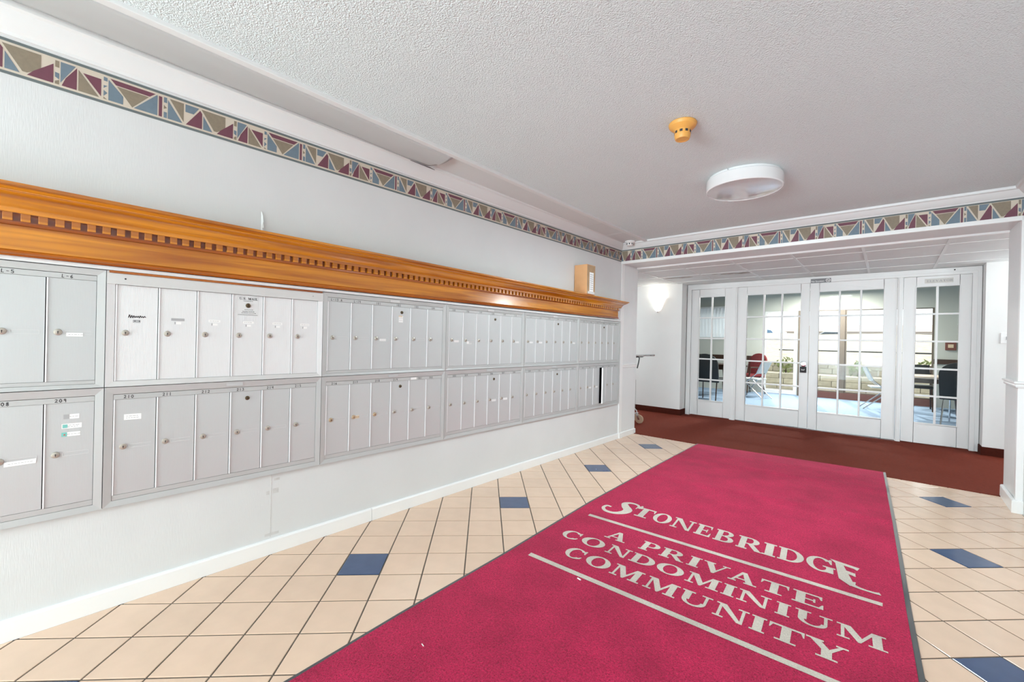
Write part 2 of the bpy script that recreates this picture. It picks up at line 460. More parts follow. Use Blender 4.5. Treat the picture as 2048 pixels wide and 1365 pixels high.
for c in range(-34, 36):
    for r in range(-34, 36):
        q = [O0 + T * (CD * (c + a) + RD * (r + b)) for a, b in ((0, 0), (1, 0), (1, 1), (0, 1))]
        ctr = O0 + T * (CD * (c + .5) + RD * (r + .5))
        ins = [ctr + (p - ctr) * ((T - 2 * g) / T) for p in q]
        xs = [p.x for p in ins]; ys = [p.y for p in ins]
        if max(xs) < FX0 or min(xs) > FX1 or max(ys) < FY0 or min(ys) > FY1: continue
        poly = ins
        clipped = False
        for ax, val, less in ((0, FX0 + .016, False), (0, FX1 - .002, True), (1, FY0, False), (1, FY1 - .002, True)):
            out = [p[ax] > val if less else p[ax] < val for p in poly]
            if any(out): clipped = True
            poly = clip(poly, ax, val, less)
            if len(poly) < 3: break
        if len(poly) < 3: continue
        area = abs(sum(poly[i].x * poly[(i + 1) % len(poly)].y - poly[(i + 1) % len(poly)].x * poly[i].y for i in range(len(poly)))) / 2
        if area < 2e-4: continue
        blue = (c, r) in BLUE
        mt = M['bluetile'] if blue else M['tile']
        under = all(lerp_x(RUG_L, p.y) + .01 < p.x < lerp_x(RUG_R, p.y) - .01 and -0.75 < p.y < 5.28 for p in poly)
        back = max(p.y for p in poly) < -0.45
        if under or back:
            tile_mesh(hid, poly); continue
        if not clipped:
            if blue not in fullmesh:
                mb = MB(); tile_mesh(mb, [p - ctr for p in ins]); fullmesh[blue] = mb.mesh('tile', mt)
            o = bpy.data.objects.new('tile', fullmesh[blue]); COL.objects.link(o)
            o.parent = floor; o.location = (ctr.x, ctr.y, 0)
        else:
            mb = MB(); tile_mesh(mb, [p - ctr for p in poly])
            o = bpy.data.objects.new('tile', mb.mesh('tile', mt)); COL.objects.link(o)
            o.parent = floor; o.location = (ctr.x, ctr.y, 0)
        if blue: o['label'] = 'navy blue floor tile'
        ntile += 1
o = hid.obj('tile_bed', M['tile'], floor); o['kind'] = 'stuff'
print('tiles', ntile)

# hall carpet
struct(MB().box(-3.2, 6.0, 5.30, 7.62, -0.12, 0.004).obj('floor_hall', M['carpet']), 'rust brown hall carpet')

# ------------------------------------------------------------------ walls of the lobby
wl = MB()
WT = -0.16
YB0, YB1, ZB0, ZB1 = -0.72, 4.842, 0.436, 1.456
wl.box(WT, 0, -4.9, 5.34, 0, ZB0); wl.box(WT, 0, -4.9, 5.34, ZB1, H + .1)
wl.box(WT, 0, -4.9, YB0, ZB0, ZB1); wl.box(WT, 0, YB1, 5.34, ZB0, ZB1)
wl.box(WT, WT + .01, YB0, YB1, ZB0, ZB1)
wall_left = struct(wl.obj('wall_left', M['paper']), 'pale grey wallpapered wall behind the mailboxes')
lab(MB().box(0, .002, 4.945, 5.34, .05, 2.17).obj('panel', M['panel_paper'], wall_left), 'vertically striped end panel')
# peeling wallpaper above the cornice and a seam under the boxes
pe = MB()
pk = [(0.0, 0), (.004, .03), (.006, .06), (.005, .09), (.001, .115)]
for (a0, h0), (a1, h1) in zip(pk, pk[1:]):
    pe.face([(.001, .808, 1.735 + h0), (.001, .808, 1.735 + h1), (.004 + a1, .808 + a1 * 1.2, 1.735 + h1), (.004 + a0, .808 + .016 - h0 * .10, 1.735 + h0)])
lab(pe.obj('wallpaper_flap', M['trim'], wall_left), 'curling peeled wallpaper edge')
se = MB()
se.box(0, .0008, .885, .8885, .09, .43)
for (a, b2, c, d) in ((.858, .930, .098, .112), (.900, .930, .395, .408), (.862, .878, .325, .345), (.895, .925, .325, .352)): se.box(0, .0004, a, b2, c, d)
lab(se.obj('wallpaper_seam', mat('seam_grey', (0.60, 0.595, 0.585), .8, var=(30, .10)), wall_left), 'grey wallpaper seam')

struct(MB().box(3.275, 3.4, -4.9, 4.86, 0, H + .1).obj('wall_right', M['paper']), 'lobby wall to the right of the entrance mat')
wb = MB()
wb.box(-.16, .06, -5.0, -4.9, 0, H + .1); wb.box(3.22, 3.4, -5.0, -4.9, 0, H + .1); wb.box(.06, 3.22, -5.0, -4.9, 2.36, H + .1)
struct(wb.obj('wall_back', M['paper']), 'wall with the glazed street entrance')
# ceiling
ceiling = struct(MB().box(0.355, 3.4, -4.9, 4.88, H, H + .1).obj('ceiling', M['popcorn']), 'popcorn textured lobby ceiling')
tr = MB().box(0.0, 0.32, -4.9, 4.88, H - .004, H + .1)
lab(tr.obj('light_trough', M['smoothceil'], ceiling), 'smooth white trough panels along the mailbox wall')
lab(MB().box(0.318, 0.36, -4.9, 4.82, H - .020, H + .05).obj('trough_rail', M['trim'], ceiling, bevel=.004), 'white rail beside the popcorn plaster')
sm = MB()
for y in (3.86, 4.33): sm.box(.07, .318, y, y + .006, H - .0055, H)
sm.box(.10, .30, 4.35, 4.352, H - .0055, H)
lab(sm.obj('panel_joint', M['frame_new'], ceiling), 'joint between trough panels')
# sagging acrylic diffuser
df = MB(); rows = []
ys = [-2.3 + i * .2 for i in range(20)] + [1.62, 1.70, 1.76, 1.80, 1.83, 1.85]
prof = []
for i in range(11):
    t = i / 10
    prof.append((0.322 - t * .212, H - .020 - .012 * math.sin(pi * min(1, t * 1.0)) - .012 * t))
nn = len(prof)
for y in ys:
    for k, (x, z) in enumerate(prof):
        t = k / 10
        yy = min(y, 1.85 - .05 * t ** 2) if y > 1.5 else y
        sag = -.004 if y > 1.5 else 0
        df.v.append((x, yy, z + sag * t))
for i in range(len(ys) - 1):
    for k in range(nn - 1):
        a = i * nn + k
        df.f.append((a, a + 1, a + nn + 1, a + nn)); df.m.append(0)
d = df.obj('light_diffuser', M['diffuser'], None, smooth=True)
md = d.modifiers.new('s', 'SOLIDIFY'); md.thickness = .004; md.offset = 1
d.parent = ceiling; lab(d, 'long grey acrylic diffuser sagging out of the trough')
lab(MB().prism([(.112, 1.66, 2.3755), (.113, 1.80, 2.3745), (.110, 1.865, 2.376), (.084, 1.845, 2.392)], (0, 0, .003)).obj('gap_shadow', M['dark'], ceiling), 'dark wedge for the slot shadow beside the sagging diffuser')  # solid dark wedge, shadow of the open slot put in as colour

# crown mouldings
crown = [(0, 0), (.012, 0), (.016, .012), (.030, .024), (.052, .062), (.060, .076), (.074, .082), (.078, .096), (.078, .112), (0, .112)]
def wpath(y):  return lambda a, b: (a, y, 2.304 + .008 * y + b * (1 - .05 * y / 4.9) if b < .1 else H + .01)
struct(MB().sweep(crown, [wpath(-4.9), wpath(4.88)]).obj('trim_1', M['trim'], smooth=True), 'white crown moulding above the mailbox wall')
def bpath(x):  return lambda a, b: (x, 4.88 - a, 2.345 + b * .68 if b < .1 else H + .01)
struct(MB().sweep(crown, [bpath(0), bpath(3.275)]).obj('trim_2', M['trim'], smooth=True), 'white crown moulding along the beam')
def rpath(y):  return lambda a, b: (3.275 - a, y, 2.345 + b * .68 if b < .1 else H + .01)
struct(MB().sweep(crown, [rpath(-4.9), rpath(4.88)]).obj('trim_3', M['trim'], smooth=True), 'white crown moulding on the right wall')
# beam over the opening
beam = MB().box(-.16, 3.4, 4.88, 5.34, 2.19, H + .1)
struct(beam.obj('wall_beam', M['panel_paper']), 'boxed beam over the wide opening to the hall')
struct(MB().box(0.0, 3.245, 4.866, 4.90, 2.172, 2.207).box(0, 3.245, 5.31, 5.345, 2.172, 2.20).obj('trim_4', M['white'], bevel=.003), 'white trim along the lower beam edge')
# right pillar
pil = MB().box(3.245, 3.4, 4.865, 5.34, 0, 2.19)
struct(pil.obj('wall_pillar', M['panel_paper']), 'pillar at the right of the opening')
t5 = MB().box(3.238, 3.29, 4.855, 4.90, 0, 2.172)
struct(t5.obj('trim_5', M['white'], bevel=.003), 'white corner strip on the right pillar')
rail = [(0, 0), (.010, .003), (.014, .016), (.010, .026), (.022, .034), (.022, .046), (0, .05)]
cr = MB()
cr.sweep(rail, [lambda a, b: (3.245 - a, 5.34 , .926 + b), lambda a, b: (3.238 - a, 4.855 - a, .926 + b), lambda a, b: (3.40, 4.855 - a, .926 + b)])
struct(cr.obj('trim_6', M['white'], smooth=True), 'white chair rail wrapping the right pillar')
bs = [(0, 0), (.016, 0), (.0155, .072), (.012, .078), (.005, .080), (0, .08)]
br = MB()
br.sweep(bs, [lambda a, b: (3.245 - a * 1.2, 5.34, b * 1.2), lambda a, b: (3.238 - a * 1.2, 4.855 - a, b * 1.2), lambda a, b: (3.40, 4.855 - a, b * 1.2)])
struct(br.obj('baseboard_right', M['white'], smooth=True), 'white baseboard round the right pillar')
# left pilaster corner strip, rail and baseboard
struct(MB().box(0, .014, 4.872, 4.945, 0.0, 2.172).obj('trim_7', M['white'], bevel=.003), 'white corner strip at the end of the mailbox wall')
struct(MB().sweep(rail, [lambda a, b: (a, 4.945, .876 + b), lambda a, b: (a, 5.34, .876 + b)]).obj('trim_8', M['white'], smooth=True), 'short white chair rail on the left pilaster')
bl = MB()
def blp(y, dx=0): return lambda a, b: (a + dx, y, b * (1.09 - .055 * max(y, 0)))
bl.sweep(bs, [blp(-4.9), blp(1.489)])
bl.sweep(bs, [blp(1.492), blp(4.88)])
bl.sweep(bs, [blp(4.872, .012), blp(4.95, .012)])
bl.sweep(bs, [blp(4.95), blp(5.345)])
struct(bl.obj('baseboard_left', M['white'], smooth=True), 'white baseboard under the mailboxes')

# ------------------------------------------------------------------ wallpaper borders
PAN = {
 'P1': (.182, [(4, [(.03, 1), (.86, 1), (.75, .78), (.13, .78)]), (3, [(.145, .745), (.735, .745), (.425, .0)]),
               (2, [(0, .93), (.26, .36), (.26, 0), (0, 0)]), (2, [(.455, 0), (.885, .97), (.9, .97), (.9, 0)]), (4, [(.925, .97), (.99, .97), (.99, 0), (.925, 0)])]),
 'P2': (.263, [(2, [(0, .92), (.21, 0), (0, 0)]), (3, [(.025, 1), (.228, 1), (.228, .07)]), (2, [(.25, 1), (.455, 1), (.375, .62), (.25, .62)]),
               (4, [(.26, 0), (.472, .92), (.503, .78), (.503, 0)]), (2, [(.52, .7), (.52, 0), (.665, 0)]),
               (3, [(.49, 1), (.872, 1), (.872, .36), (.735, .09), (.69, .09)]), (4, [(.735, 0), (.80, .25), (1, .82), (1, 0)])]),
 'P3': (.120, [(2, [(0, 1), (.355, 1), (0, .1)]), (4, [(.03, 0), (.12, .36), (.385, .96), (.385, 0)]), (3, [(.42, .92), (.42, 0), (.94, 0)]),
               (4, [(.53, .84), (.985, .84), (.985, .06)])]),
 'L1': (.016, [(2, [(.1, 1), (.9, .98), (.9, .82), (.1, .82)]), (2, [(.1, .62), (.9, .62), (.1, .48)]), (2, [(.1, .40), (.9, .3), (.1, .12)]), (3, [(.1, .10), (.9, 0), (.1, 0)])]),
 'L2': (.016, [(2, [(.1, 1), (.9, 1), (.9, .74), (.1, .74)]), (3, [(.1, .62), (.9, .5), (.1, .42)]), (2, [(.1, .28), (.9, .28), (.9, 0), (.1, 0)])]),
 'L3': (.016, [(3, [(.1, 1), (.9, 1), (.9, .72), (.1, .72)]), (2, [(.1, .5), (.9, .48), (.9, .22), (.1, .3)]), (3, [(.1, .12), (.9, .2), (.9, 0), (.1, 0)])]),
}
SEQ = [('L1', 0, .015), ('P1', .0165, .181), ('L2', .2005, .0145), ('P2', .2165, .261), ('L3', .4805, .0145), ('P3', .497, .120)]
def border(fn, s0, s1, phase, slate_bottom=True):
    """fn(s, v, lift) -> 3-D, v 0..1 over the border height"""
    mb = MB()
    mb.face([fn(s0, 0, .0008), fn(s1, 0, .0008), fn(s1, 1, .0008), fn(s0, 1, .0008)], 0)
    mb.face([fn(s0, .915, .0012), fn(s1, .915, .0012), fn(s1, 1, .0012), fn(s0, 1, .0012)], 1)
    if slate_bottom:
        mb.face([fn(s0, 0, .0012), fn(s1, 0, .0012), fn(s1, .085, .0012), fn(s0, .085, .0012)], 1)
        v0, v1 = .15, .85
    else:
        v0, v1 = .03, .89
    for rep in range(-12, 12):
        for k, off, wd in SEQ:
            s = phase + .621 * rep + off
            for i, (mi, pg) in enumerate(PAN[k][1]):
                pts = [(s + u * wd, v0 + (v1 - v0) * v) for u, v in pg]
                if max(p[0] for p in pts) < s0 or min(p[0] for p in pts) > s1: continue
                pts = [(min(max(a, s0), s1), v) for a, v in pts]
                if max(p[0] for p in pts) - min(p[0] for p in pts) < 1e-4: continue
                mb.face([fn(a, v, .0012 + .00005 * i) for a, v in pts], mi)
    return mb
bo = border(lambda s, v, l: (l, s, 2.1605 + .0085 * s + v * (.1335 + .001 * s)), -4.9, 4.879, .193)
lab(bo.obj('wallpaper_border', BORD, wall_left), 'geometric wallpaper border of plum, taupe and blue shapes')
bo = border(lambda s, v, l: (s, 4.88 - l, 2.205 + v * .140), 0.002, 3.27, 2.742 , False)
o = bo.obj('wallpaper_border', BORD, bpy.data.objects['wall_beam']); lab(o, 'geometric wallpaper border along the beam')

# ------------------------------------------------------------------ text helpers
STROKE = {
 '0': [[(.3, 1), (.06, .7), (.06, .3), (.3, 0), (.54, .3), (.54, .7), (.3, 1)]],
 '1': [[(.3, 1), (.28, 0)]],
 '2': [[(.06, .82), (.3, 1), (.52, .8), (.42, .5), (.05, .05), (.2, .14), (.58, .02)]],
 '3': [[(.08, .95), (.5, .95), (.26, .58), (.52, .4), (.45, .06), (.05, .05)]],
 '4': [[(.12, 1), (.06, .5), (.55, .5)], [(.5, 1), (.46, 0)]],
 '5': [[(.52, .98), (.14, .96), (.1, .56), (.42, .58), (.54, .3), (.38, .02), (.05, .08)]],
 '6': [[(.46, 1), (.12, .6), (.07, .25), (.28, 0), (.52, .2), (.4, .46), (.1, .36)]],
 '7': [[(.06, .96), (.54, .96), (.22, 0)], [(.16, .5), (.48, .5)]],
 '8': [[(.3, .54), (.08, .78), (.3, 1), (.52, .8), (.3, .54), (.06, .24), (.3, 0), (.54, .24), (.3, .54)]],
 '9': [[(.5, .82), (.28, 1), (.08, .76), (.26, .5), (.5, .7), (.48, 0)]],
 '-': [[(.1, .5), (.5, .5)]], 'L': [[(.14, 1), (.08, .04), (.5, .04)]],
 'A': [[(.04, 0), (.3, 1), (.56, 0)], [(.14, .36), (.46, .36)]], ' ': [],
}
def ribbon(mb, pts, wdt, fn, m=0):
    for a, b in zip(pts, pts[1:]):
        d = (b[0] - a[0], b[1] - a[1]); l = math.hypot(*d)
        if l < 1e-6: continue
        n = (-d[1] / l * wdt / 2, d[0] / l * wdt / 2); e = (d[0] / l * wdt * .35, d[1] / l * wdt * .35)
        mb.face([fn(a[0] - e[0] + n[0], a[1] - e[1] + n[1]), fn(a[0] - e[0] - n[0], a[1] - e[1] - n[1]), fn(b[0] + e[0] - n[0], b[1] + e[1] - n[1]), fn(b[0] + e[0] + n[0], b[1] + e[1] + n[1])], m)
def handwrite(mb, text, s, z, h, fn, wdt=.0016, adv=.8, m=0):
    for i, ch in enumerate(text):
        for st in STROKE.get(ch, []):
            ribbon(mb, [(s + (i * adv + px) * h, z + pz * h) for px, pz in st], wdt, fn, m)
# ---- bold serif capitals: polygons in a unit cap height
def rect(x0, y0, x1, y1): return [(x0, y0), (x1, y0), (x1, y1), (x0, y1)]
def arc(cx, cy, rx, ry, tx, ty, a0, a1, n=14):
    out = []
    A = [math.radians(a0 + (a1 - a0) * i / n) for i in range(n + 1)]
    for p, q in zip(A, A[1:]):
        o = lambda a: (cx + rx * math.cos(a), cy + ry * math.sin(a))
        i_ = lambda a: (cx + (rx - tx) * math.cos(a), cy + (ry - ty) * math.sin(a))
        out.append([o(p), o(q), i_(q), i_(p)])
    return out
SE = .09
def stem(x0, x1, e=.09):
    return [rect(x0, 0, x1, 1), rect(x0 - e, 0, x1 + e, SE), rect(x0 - e, 1 - SE, x1 + e, 1)]
G = {}
G['I'] = (.52, stem(.12, .40))
G['T'] = (1.0, [rect(.36, 0, .64, 1), rect(.2, 0, .8, SE), rect(0, .89, 1, 1), [(0, .89), (.1, .89), (.03, .66), (0, .66)], [(1, .89), (.9, .89), (.97, .66), (1, .66)]])
G['E'] = (.86, [rect(.1, 0, .36, 1), rect(0, 0, .86, .1), rect(0, .9, .82, 1), rect(.36, .46, .62, .55), rect(.58, .36, .64, .65), [(.82, .9), (.72, .9), (.78, .7), (.82, .7)], [(.86, .1), (.74, .1), (.82, .34), (.86, .34)]])
G['L'] = (.82, [rect(.1, 0, .36, 1), rect(0, 0, .82, .1), rect(0, .91, .46, 1), [(.82, .1), (.7, .1), (.78, .34), (.82, .34)]])
G['O'] = (1.06, arc(.53, .5, .53, .52, .26, .09, 0, 360, 28))
G['C'] = (1.0, arc(.53, .5, .53, .52, .26, .09, 42, 318, 22) + [[(.86, .98), (.96, .98), (.96, .64), (.90, .64), (.84, .8)], [(.80, .17), (.92, .14), (.97, .3), (.92, .32)]])
G['G'] = (1.08, arc(.53, .5, .53, .52, .26, .09, 42, 330, 22) + [[(.86, .98), (.96, .98), (.96, .64), (.90, .64), (.84, .8)], rect(.74, .02, 1.0, .40), rect(.62, .36, 1.08, .44)])
G['D'] = (1.04, [rect(.1, 0, .36, 1), rect(0, 0, .5, .09), rect(0, .91, .5, 1)] + arc(.46, .5, .58, .5, .27, .09, -90, 90, 14))
G['P'] = (.94, [rect(.1, 0, .36, 1), rect(0, 0, .46, .09), rect(0, .91, .5, 1), rect(.3, .42, .5, .5)] + arc(.5, .71, .42, .29, .25, .08, -90, 90, 12))
G['B'] = (.98, [rect(.1, 0, .36, 1), rect(0, 0, .5, .09), rect(0, .91, .5, 1), rect(.3, .48, .5, .56)] + arc(.5, .76, .38, .24, .24, .08, -90, 90, 12) + arc(.5, .27, .46, .27, .26, .09, -90, 90, 12))
G['R'] = (1.06, [rect(.1, 0, .36, 1), rect(0, 0, .46, .09), rect(0, .91, .5, 1), rect(.3, .44, .56, .52)] + arc(.5, .72, .4, .28, .25, .08, -90, 90, 12) + [[(.44, .46), (.66, .50), (1.0, .06), (1.08, .06), (1.08, 0), (.78, 0)]])
G['N'] = (1.1, [rect(.12, 0, .22, 1), rect(0, 0, .36, SE), rect(.88, 0, .98, 1), rect(.74, .91, 1.1, 1), [(0, 1), (.34, 1), (.98, .0), (.80, 0), (.12, .9), (0, .92)]])
G['M'] = (1.36, [rect(.12, 0, .22, 1), rect(0, 0, .36, SE), rect(.98, 0, 1.24, 1), rect(.86, 0, 1.36, SE), rect(1.0, .91, 1.36, 1), rect(0, .91, .34, 1), [(.12, 1), (.4, 1), (.74, .25), (.64, 0), (.58, 0)], [(1.1, 1), (.98, 1), (.58, .06), (.66, 0)]])
G['A'] = (1.14, [[(.46, 1), (.66, 1), (1.04, 0), (.74, 0)], [(.46, 1), (.54, .84), (.2, 0), (.1, 0)], rect(0, 0, .34, SE), rect(.64, 0, 1.14, SE), rect(.28, .27, .76, .36)])
G['V'] = (1.12, [[(.08, 1), (.38, 1), (.66, .24), (.56, 0), (.48, 0)], [(.94, 1), (1.02, 1), (.58, 0), (.52, .1)], rect(0, .91, .5, 1), rect(.8, .91, 1.12, 1)])
G['U'] = (1.1, [rect(.1, .34, .36, 1), rect(.86, .34, .96, 1), rect(0, .91, .48, 1), rect(.72, .91, 1.1, 1)] + arc(.53, .36, .43, .38, .18, .10, 180, 360, 14))
G['Y'] = (1.12, [rect(.42, 0, .70, .5), rect(.28, 0, .84, SE), [(.06, 1), (.36, 1), (.68, .5), (.44, .44)], [(.94, 1), (1.04, 1), (.70, .44), (.58, .5)], rect(0, .91, .48, 1), rect(.8, .91, 1.12, 1)])
def srib(pts, n=6):
    """variable-width spline ribbon (x,y,w)"""
    P = []
    for i in range(len(pts) - 1):
        p0, p1, p2, p3 = pts[max(i - 1, 0)], pts[i], pts[i + 1], pts[min(i + 2, len(pts) - 1)]
        for k in range(n):
            t = k / n
            P.append(tuple(.5 * ((2 * p1[j]) + (-p0[j] + p2[j]) * t + (2 * p0[j] - 5 * p1[j] + 4 * p2[j] - p3[j]) * t * t + (-p0[j] + 3 * p1[j] - 3 * p2[j] + p3[j]) * t ** 3) for j in range(3)))
    P.append(tuple(pts[-1]))
    E_ = []
    for i, p in enumerate(P):
        a, b2 = P[max(i - 1, 0)], P[min(i + 1, len(P) - 1)]
        dx, dy = b2[0] - a[0], b2[1] - a[1]; l = math.hypot(dx, dy) or 1
        nx, ny = -dy / l * p[2] / 2, dx / l * p[2] / 2
        E_.append(((p[0] + nx, p[1] + ny), (p[0] - nx, p[1] - ny)))
    return [[E_[i][0], E_[i][1], E_[i + 1][1], E_[i + 1][0]] for i in range(len(E_) - 1)]
G['S'] = (.86, srib([(.78, .78, .06), (.62, .93, .09), (.36, .94, .12), (.14, .78, .2), (.3, .58, .26), (.58, .42, .26), (.72, .24, .2), (.5, .06, .12), (.24, .06, .09), (.08, .24, .06)]) + [rect(.74, .68, .82, 1), rect(.02, 0, .1, .34)])
G['.'] = (.3, [rect(.06, 0, .26, .17)])
G[' '] = (.5, [])
LIFT = [0, 0]
def lifted(pts, axis):
    """each overlapping stroke lies a hair above the one before"""
    LIFT[0] = (LIFT[0] + 1) % 40
    d = LIFT[0] * 1.2e-5
    return [tuple(c + (axis[i] * d) for i, c in enumerate(p)) for p in pts]
def glyph(mb, ch, x0, x1, y0, y1, fn, m=0, up=(1, 0, 0)):
    wd, polys = G[ch]
    LIFT[0] = 0
    for pg in polys:
        mb.face(lifted([fn(x0 + (x1 - x0) * px / wd, y0 + (y1 - y0) * py) for px, py in pg], up), m)
def settext(mb, text, x, y, h, fn, track=.14, m=0, ws=1.0, up=(1, 0, 0)):
    for ch in text:
        wd = G[ch][0] * h * ws
        glyph(mb, ch, x, x + wd, y, y + h, fn, m, up); x += wd + track * h
    return x

# ------------------------------------------------------------------ entrance mat
ys_ = [-0.75 + i * .05 for i in range(int((5.31 + .75) / .05) + 1)] + [5.31]
def rug_y(u, v):   # v 0..1 along, u 0..1 across : far edge is slanted
    return v
rug_t = thing('entrance_mat', 'long crimson pile entrance mat with oatmeal lettering on the tile floor', 'floor mat', (1.7, 2.3, 0))
def rug_pt(u, v, z):
    yl = -0.75 + v * (5.31 + .75); yr = -0.75 + v * (5.455 + .75)
    xl, xr = lerp_x(RUG_L, yl), lerp_x(RUG_R, yr)
    wob = .004 * math.sin(yl * 3.1) * (1 if u < .5 else -1)
    return (xl + (xr - xl) * u + wob * 0, yl + (yr - yl) * u, z)
def rz(u, v):      # slight ripples of the mat
    y = v * 6.1
    r = 0
    for c0, a in ((5.35, .006), (4.55, .007), (5.75, .004)):
        d = (y - c0 - .12 * (u - .5)) / .05
        r += a * math.exp(-d * d)
    return r
NU, NV = 14, 130
mb = MB()
for j in range(NV + 1):
    for i in range(NU + 1):
        u, v = .011 + .978 * i / NU, j / NV * .9975
        mb.v.append(rug_pt(u, v, .011 + rz(u, v)))
for j in range(NV):
    for i in range(NU):
        a = j * (NU + 1) + i
        mb.f.append((a, a + 1, a + NU + 2, a + NU + 1)); mb.m.append(0)
mb.obj('pile', M['rug'], rug_t, smooth=True)
mb = MB()
for side in (0, 1):
    pts = []
    for j in range(0, 61):
        v = j / 60
        a, b2 = ((0, .012) if side == 0 else (.988, 1))
        pts.append((rug_pt(a, v, .0005), rug_pt(b2, v, .0005), rug_pt(b2, v, .0085), rug_pt(a, v, .006)))
    for p, q in zip(pts, pts[1:]):
        for k in range(4):
            k2 = (k + 1) % 4
            mb.face([p[k], p[k2], q[k2], q[k]])
mb.face([rug_pt(0, .9965, .008), rug_pt(1, .9965, .008), rug_pt(1, 1, .006), rug_pt(0, 1, .006)])
mb.face([rug_pt(0, 1, 0), rug_pt(1, 1, 0), rug_pt(1, 1, .006), rug_pt(0, 1, .006)])
lab(mb.obj('rubber_edge', M['rubber'], rug_t), 'dark grey rubber edge')
RZ = .0122
def rfn(x, y): return (x, y, RZ)
txt = MB()
def rbar(pl, pr2, th):
    txt.face([rfn(pl[0], pl[1]), rfn(pl[0] + .004, pl[1] - th), rfn(pr2[0], pr2[1] - th), rfn(pr2[0], pr2[1])])
rbar((.995, 2.572), (2.516, 2.642), .034)
lab(txt.obj('rule', M['rugtext'], rug_t), 'oatmeal rule line'); txt = MB()
rbar((1.041, 1.871), (2.54, 1.922), .034)
lab(txt.obj('rule', M['rugtext'], rug_t), 'oatmeal rule line')
# line 1
UPZ = (0, 0, 1)
def letter(mb, nm):
    lab(mb.obj('letter', M['rugtext'], rug_t), 'oatmeal letter ' + nm)
base1 = lambda x: 2.765 + .022 * (x - 1.2)
for ch, a, b2, dz, cap in (('T', 1.185, 1.325, 0, .17), ('O', 1.330, 1.448, 0, .168), ('N', 1.458, 1.595, 0, .17), ('E', 1.608, 1.702, 0, .172), ('B', 1.722, 1.834, -.004, .175),
                      ('R', 1.850, 1.985, -.008, .178), ('I', 1.982, 2.056, -.006, .175), ('D', 2.062, 2.185, -.004, .175), ('G', 2.196, 2.325, -.004, .178)):
    y0 = base1((a + b2) / 2) + dz
    sl = .022
    mb = MB()
    glyph(mb, ch, a, b2, y0, y0 + cap, lambda x, y, a=a: rfn(x - .10 * (y - 2.85), y + sl * (x - a)), 0, UPZ)
    letter(mb, ch)
t1 = MB(); LIFT[0] = 0
for pg in srib([(1.205, 2.90, .012), (1.165, 2.955, .022), (1.11, 2.955, .03), (1.085, 2.915, .042), (1.115, 2.865, .058), (1.155, 2.815, .062), (1.150, 2.755, .052), (1.105, 2.705, .036), (1.045, 2.70, .030), (1.004, 2.74, .024), (1.006, 2.79, .024), (1.04, 2.79, .018)]):
    t1.face(lifted([rfn(*p) for p in pg], UPZ))
t1.face(lifted([rfn(*p) for p in [(1.178, 2.90), (1.225, 2.905), (1.21, 2.955), (1.20, 2.965)]], UPZ))
letter(t1, 'S with a curling swash')
t1 = MB(); LIFT[0] = 0
for pg in [[(2.290, 2.985), (2.42, 2.965), (2.412, 2.925), (2.395, 2.938), (2.315, 2.950)], [(2.315, 2.96), (2.350, 2.955), (2.40, 2.775), (2.395, 2.715), (2.345, 2.765)],
           [(2.335, 2.895), (2.405, 2.88), (2.402, 2.915), (2.41, 2.84), (2.345, 2.862)]]:
    t1.face(lifted([rfn(*p) for p in pg], UPZ))
for pg in srib([(2.385, 2.765, .06), (2.402, 2.735, .032), (2.44, 2.722, .018), (2.485, 2.722, .018), (2.507, 2.728, .026)]):
    t1.face(lifted([rfn(*p) for p in pg], UPZ))
letter(t1, 'E with a long tail')
def line(name, base, slope, cap, items):
    for ch, a, b2 in items:
        mb = MB()
        glyph(mb, ch, a, b2, 0, cap, lambda x, y: rfn(x - .07 * y, base + slope * (x - 1.2) + y), 0, UPZ)
        letter(mb, ch)
line('oatmeal words A PRIVATE', 2.333, .042, .115, [('A', 1.236, 1.366), ('P', 1.450, 1.556), ('R', 1.568, 1.700), ('I', 1.714, 1.782), ('V', 1.788, 1.918), ('A', 1.922, 2.050), ('T', 2.062, 2.180), ('E', 2.196, 2.316)])
line('oatmeal word CONDOMINIUM', 2.165, .044, .108, [('C', 1.030, 1.145), ('O', 1.163, 1.305), ('N', 1.330, 1.458), ('D', 1.470, 1.600), ('O', 1.614, 1.750), ('M', 1.768, 1.922), ('I', 1.930, 1.994), ('N', 2.002, 2.135), ('I', 2.152, 2.215), ('U', 2.228, 2.362), ('M', 2.376, 2.536)])
line('oatmeal word COMMUNITY', 1.978, .036, .116, [('C', 1.172, 1.285), ('O', 1.303, 1.438), ('M', 1.456, 1.612), ('M', 1.634, 1.788), ('U', 1.800, 1.935), ('N', 1.952, 2.085), ('I', 2.092, 2.156), ('T', 2.162, 2.286), ('Y', 2.290, 2.428)])
# bits of lint
for q, sz, lbl in (((1.38, 1.83, .0125), (.022, .006, .004), 'white paper scrap on the mat beside the lower oatmeal rule'), ((1.19, 1.02, .0125), (.016, .003, .002), 'tiny white thread on the bare crimson near end of the mat')):
    mb = MB().obox(q, Vector((sz[0] / 2, -sz[0] * .1, 0)), Vector((0, sz[1] / 2, 0)), Vector((0, 0, sz[2] / 2)))
    tag(mb.obj('paper_scrap', M['label']), lbl, 'scrap')

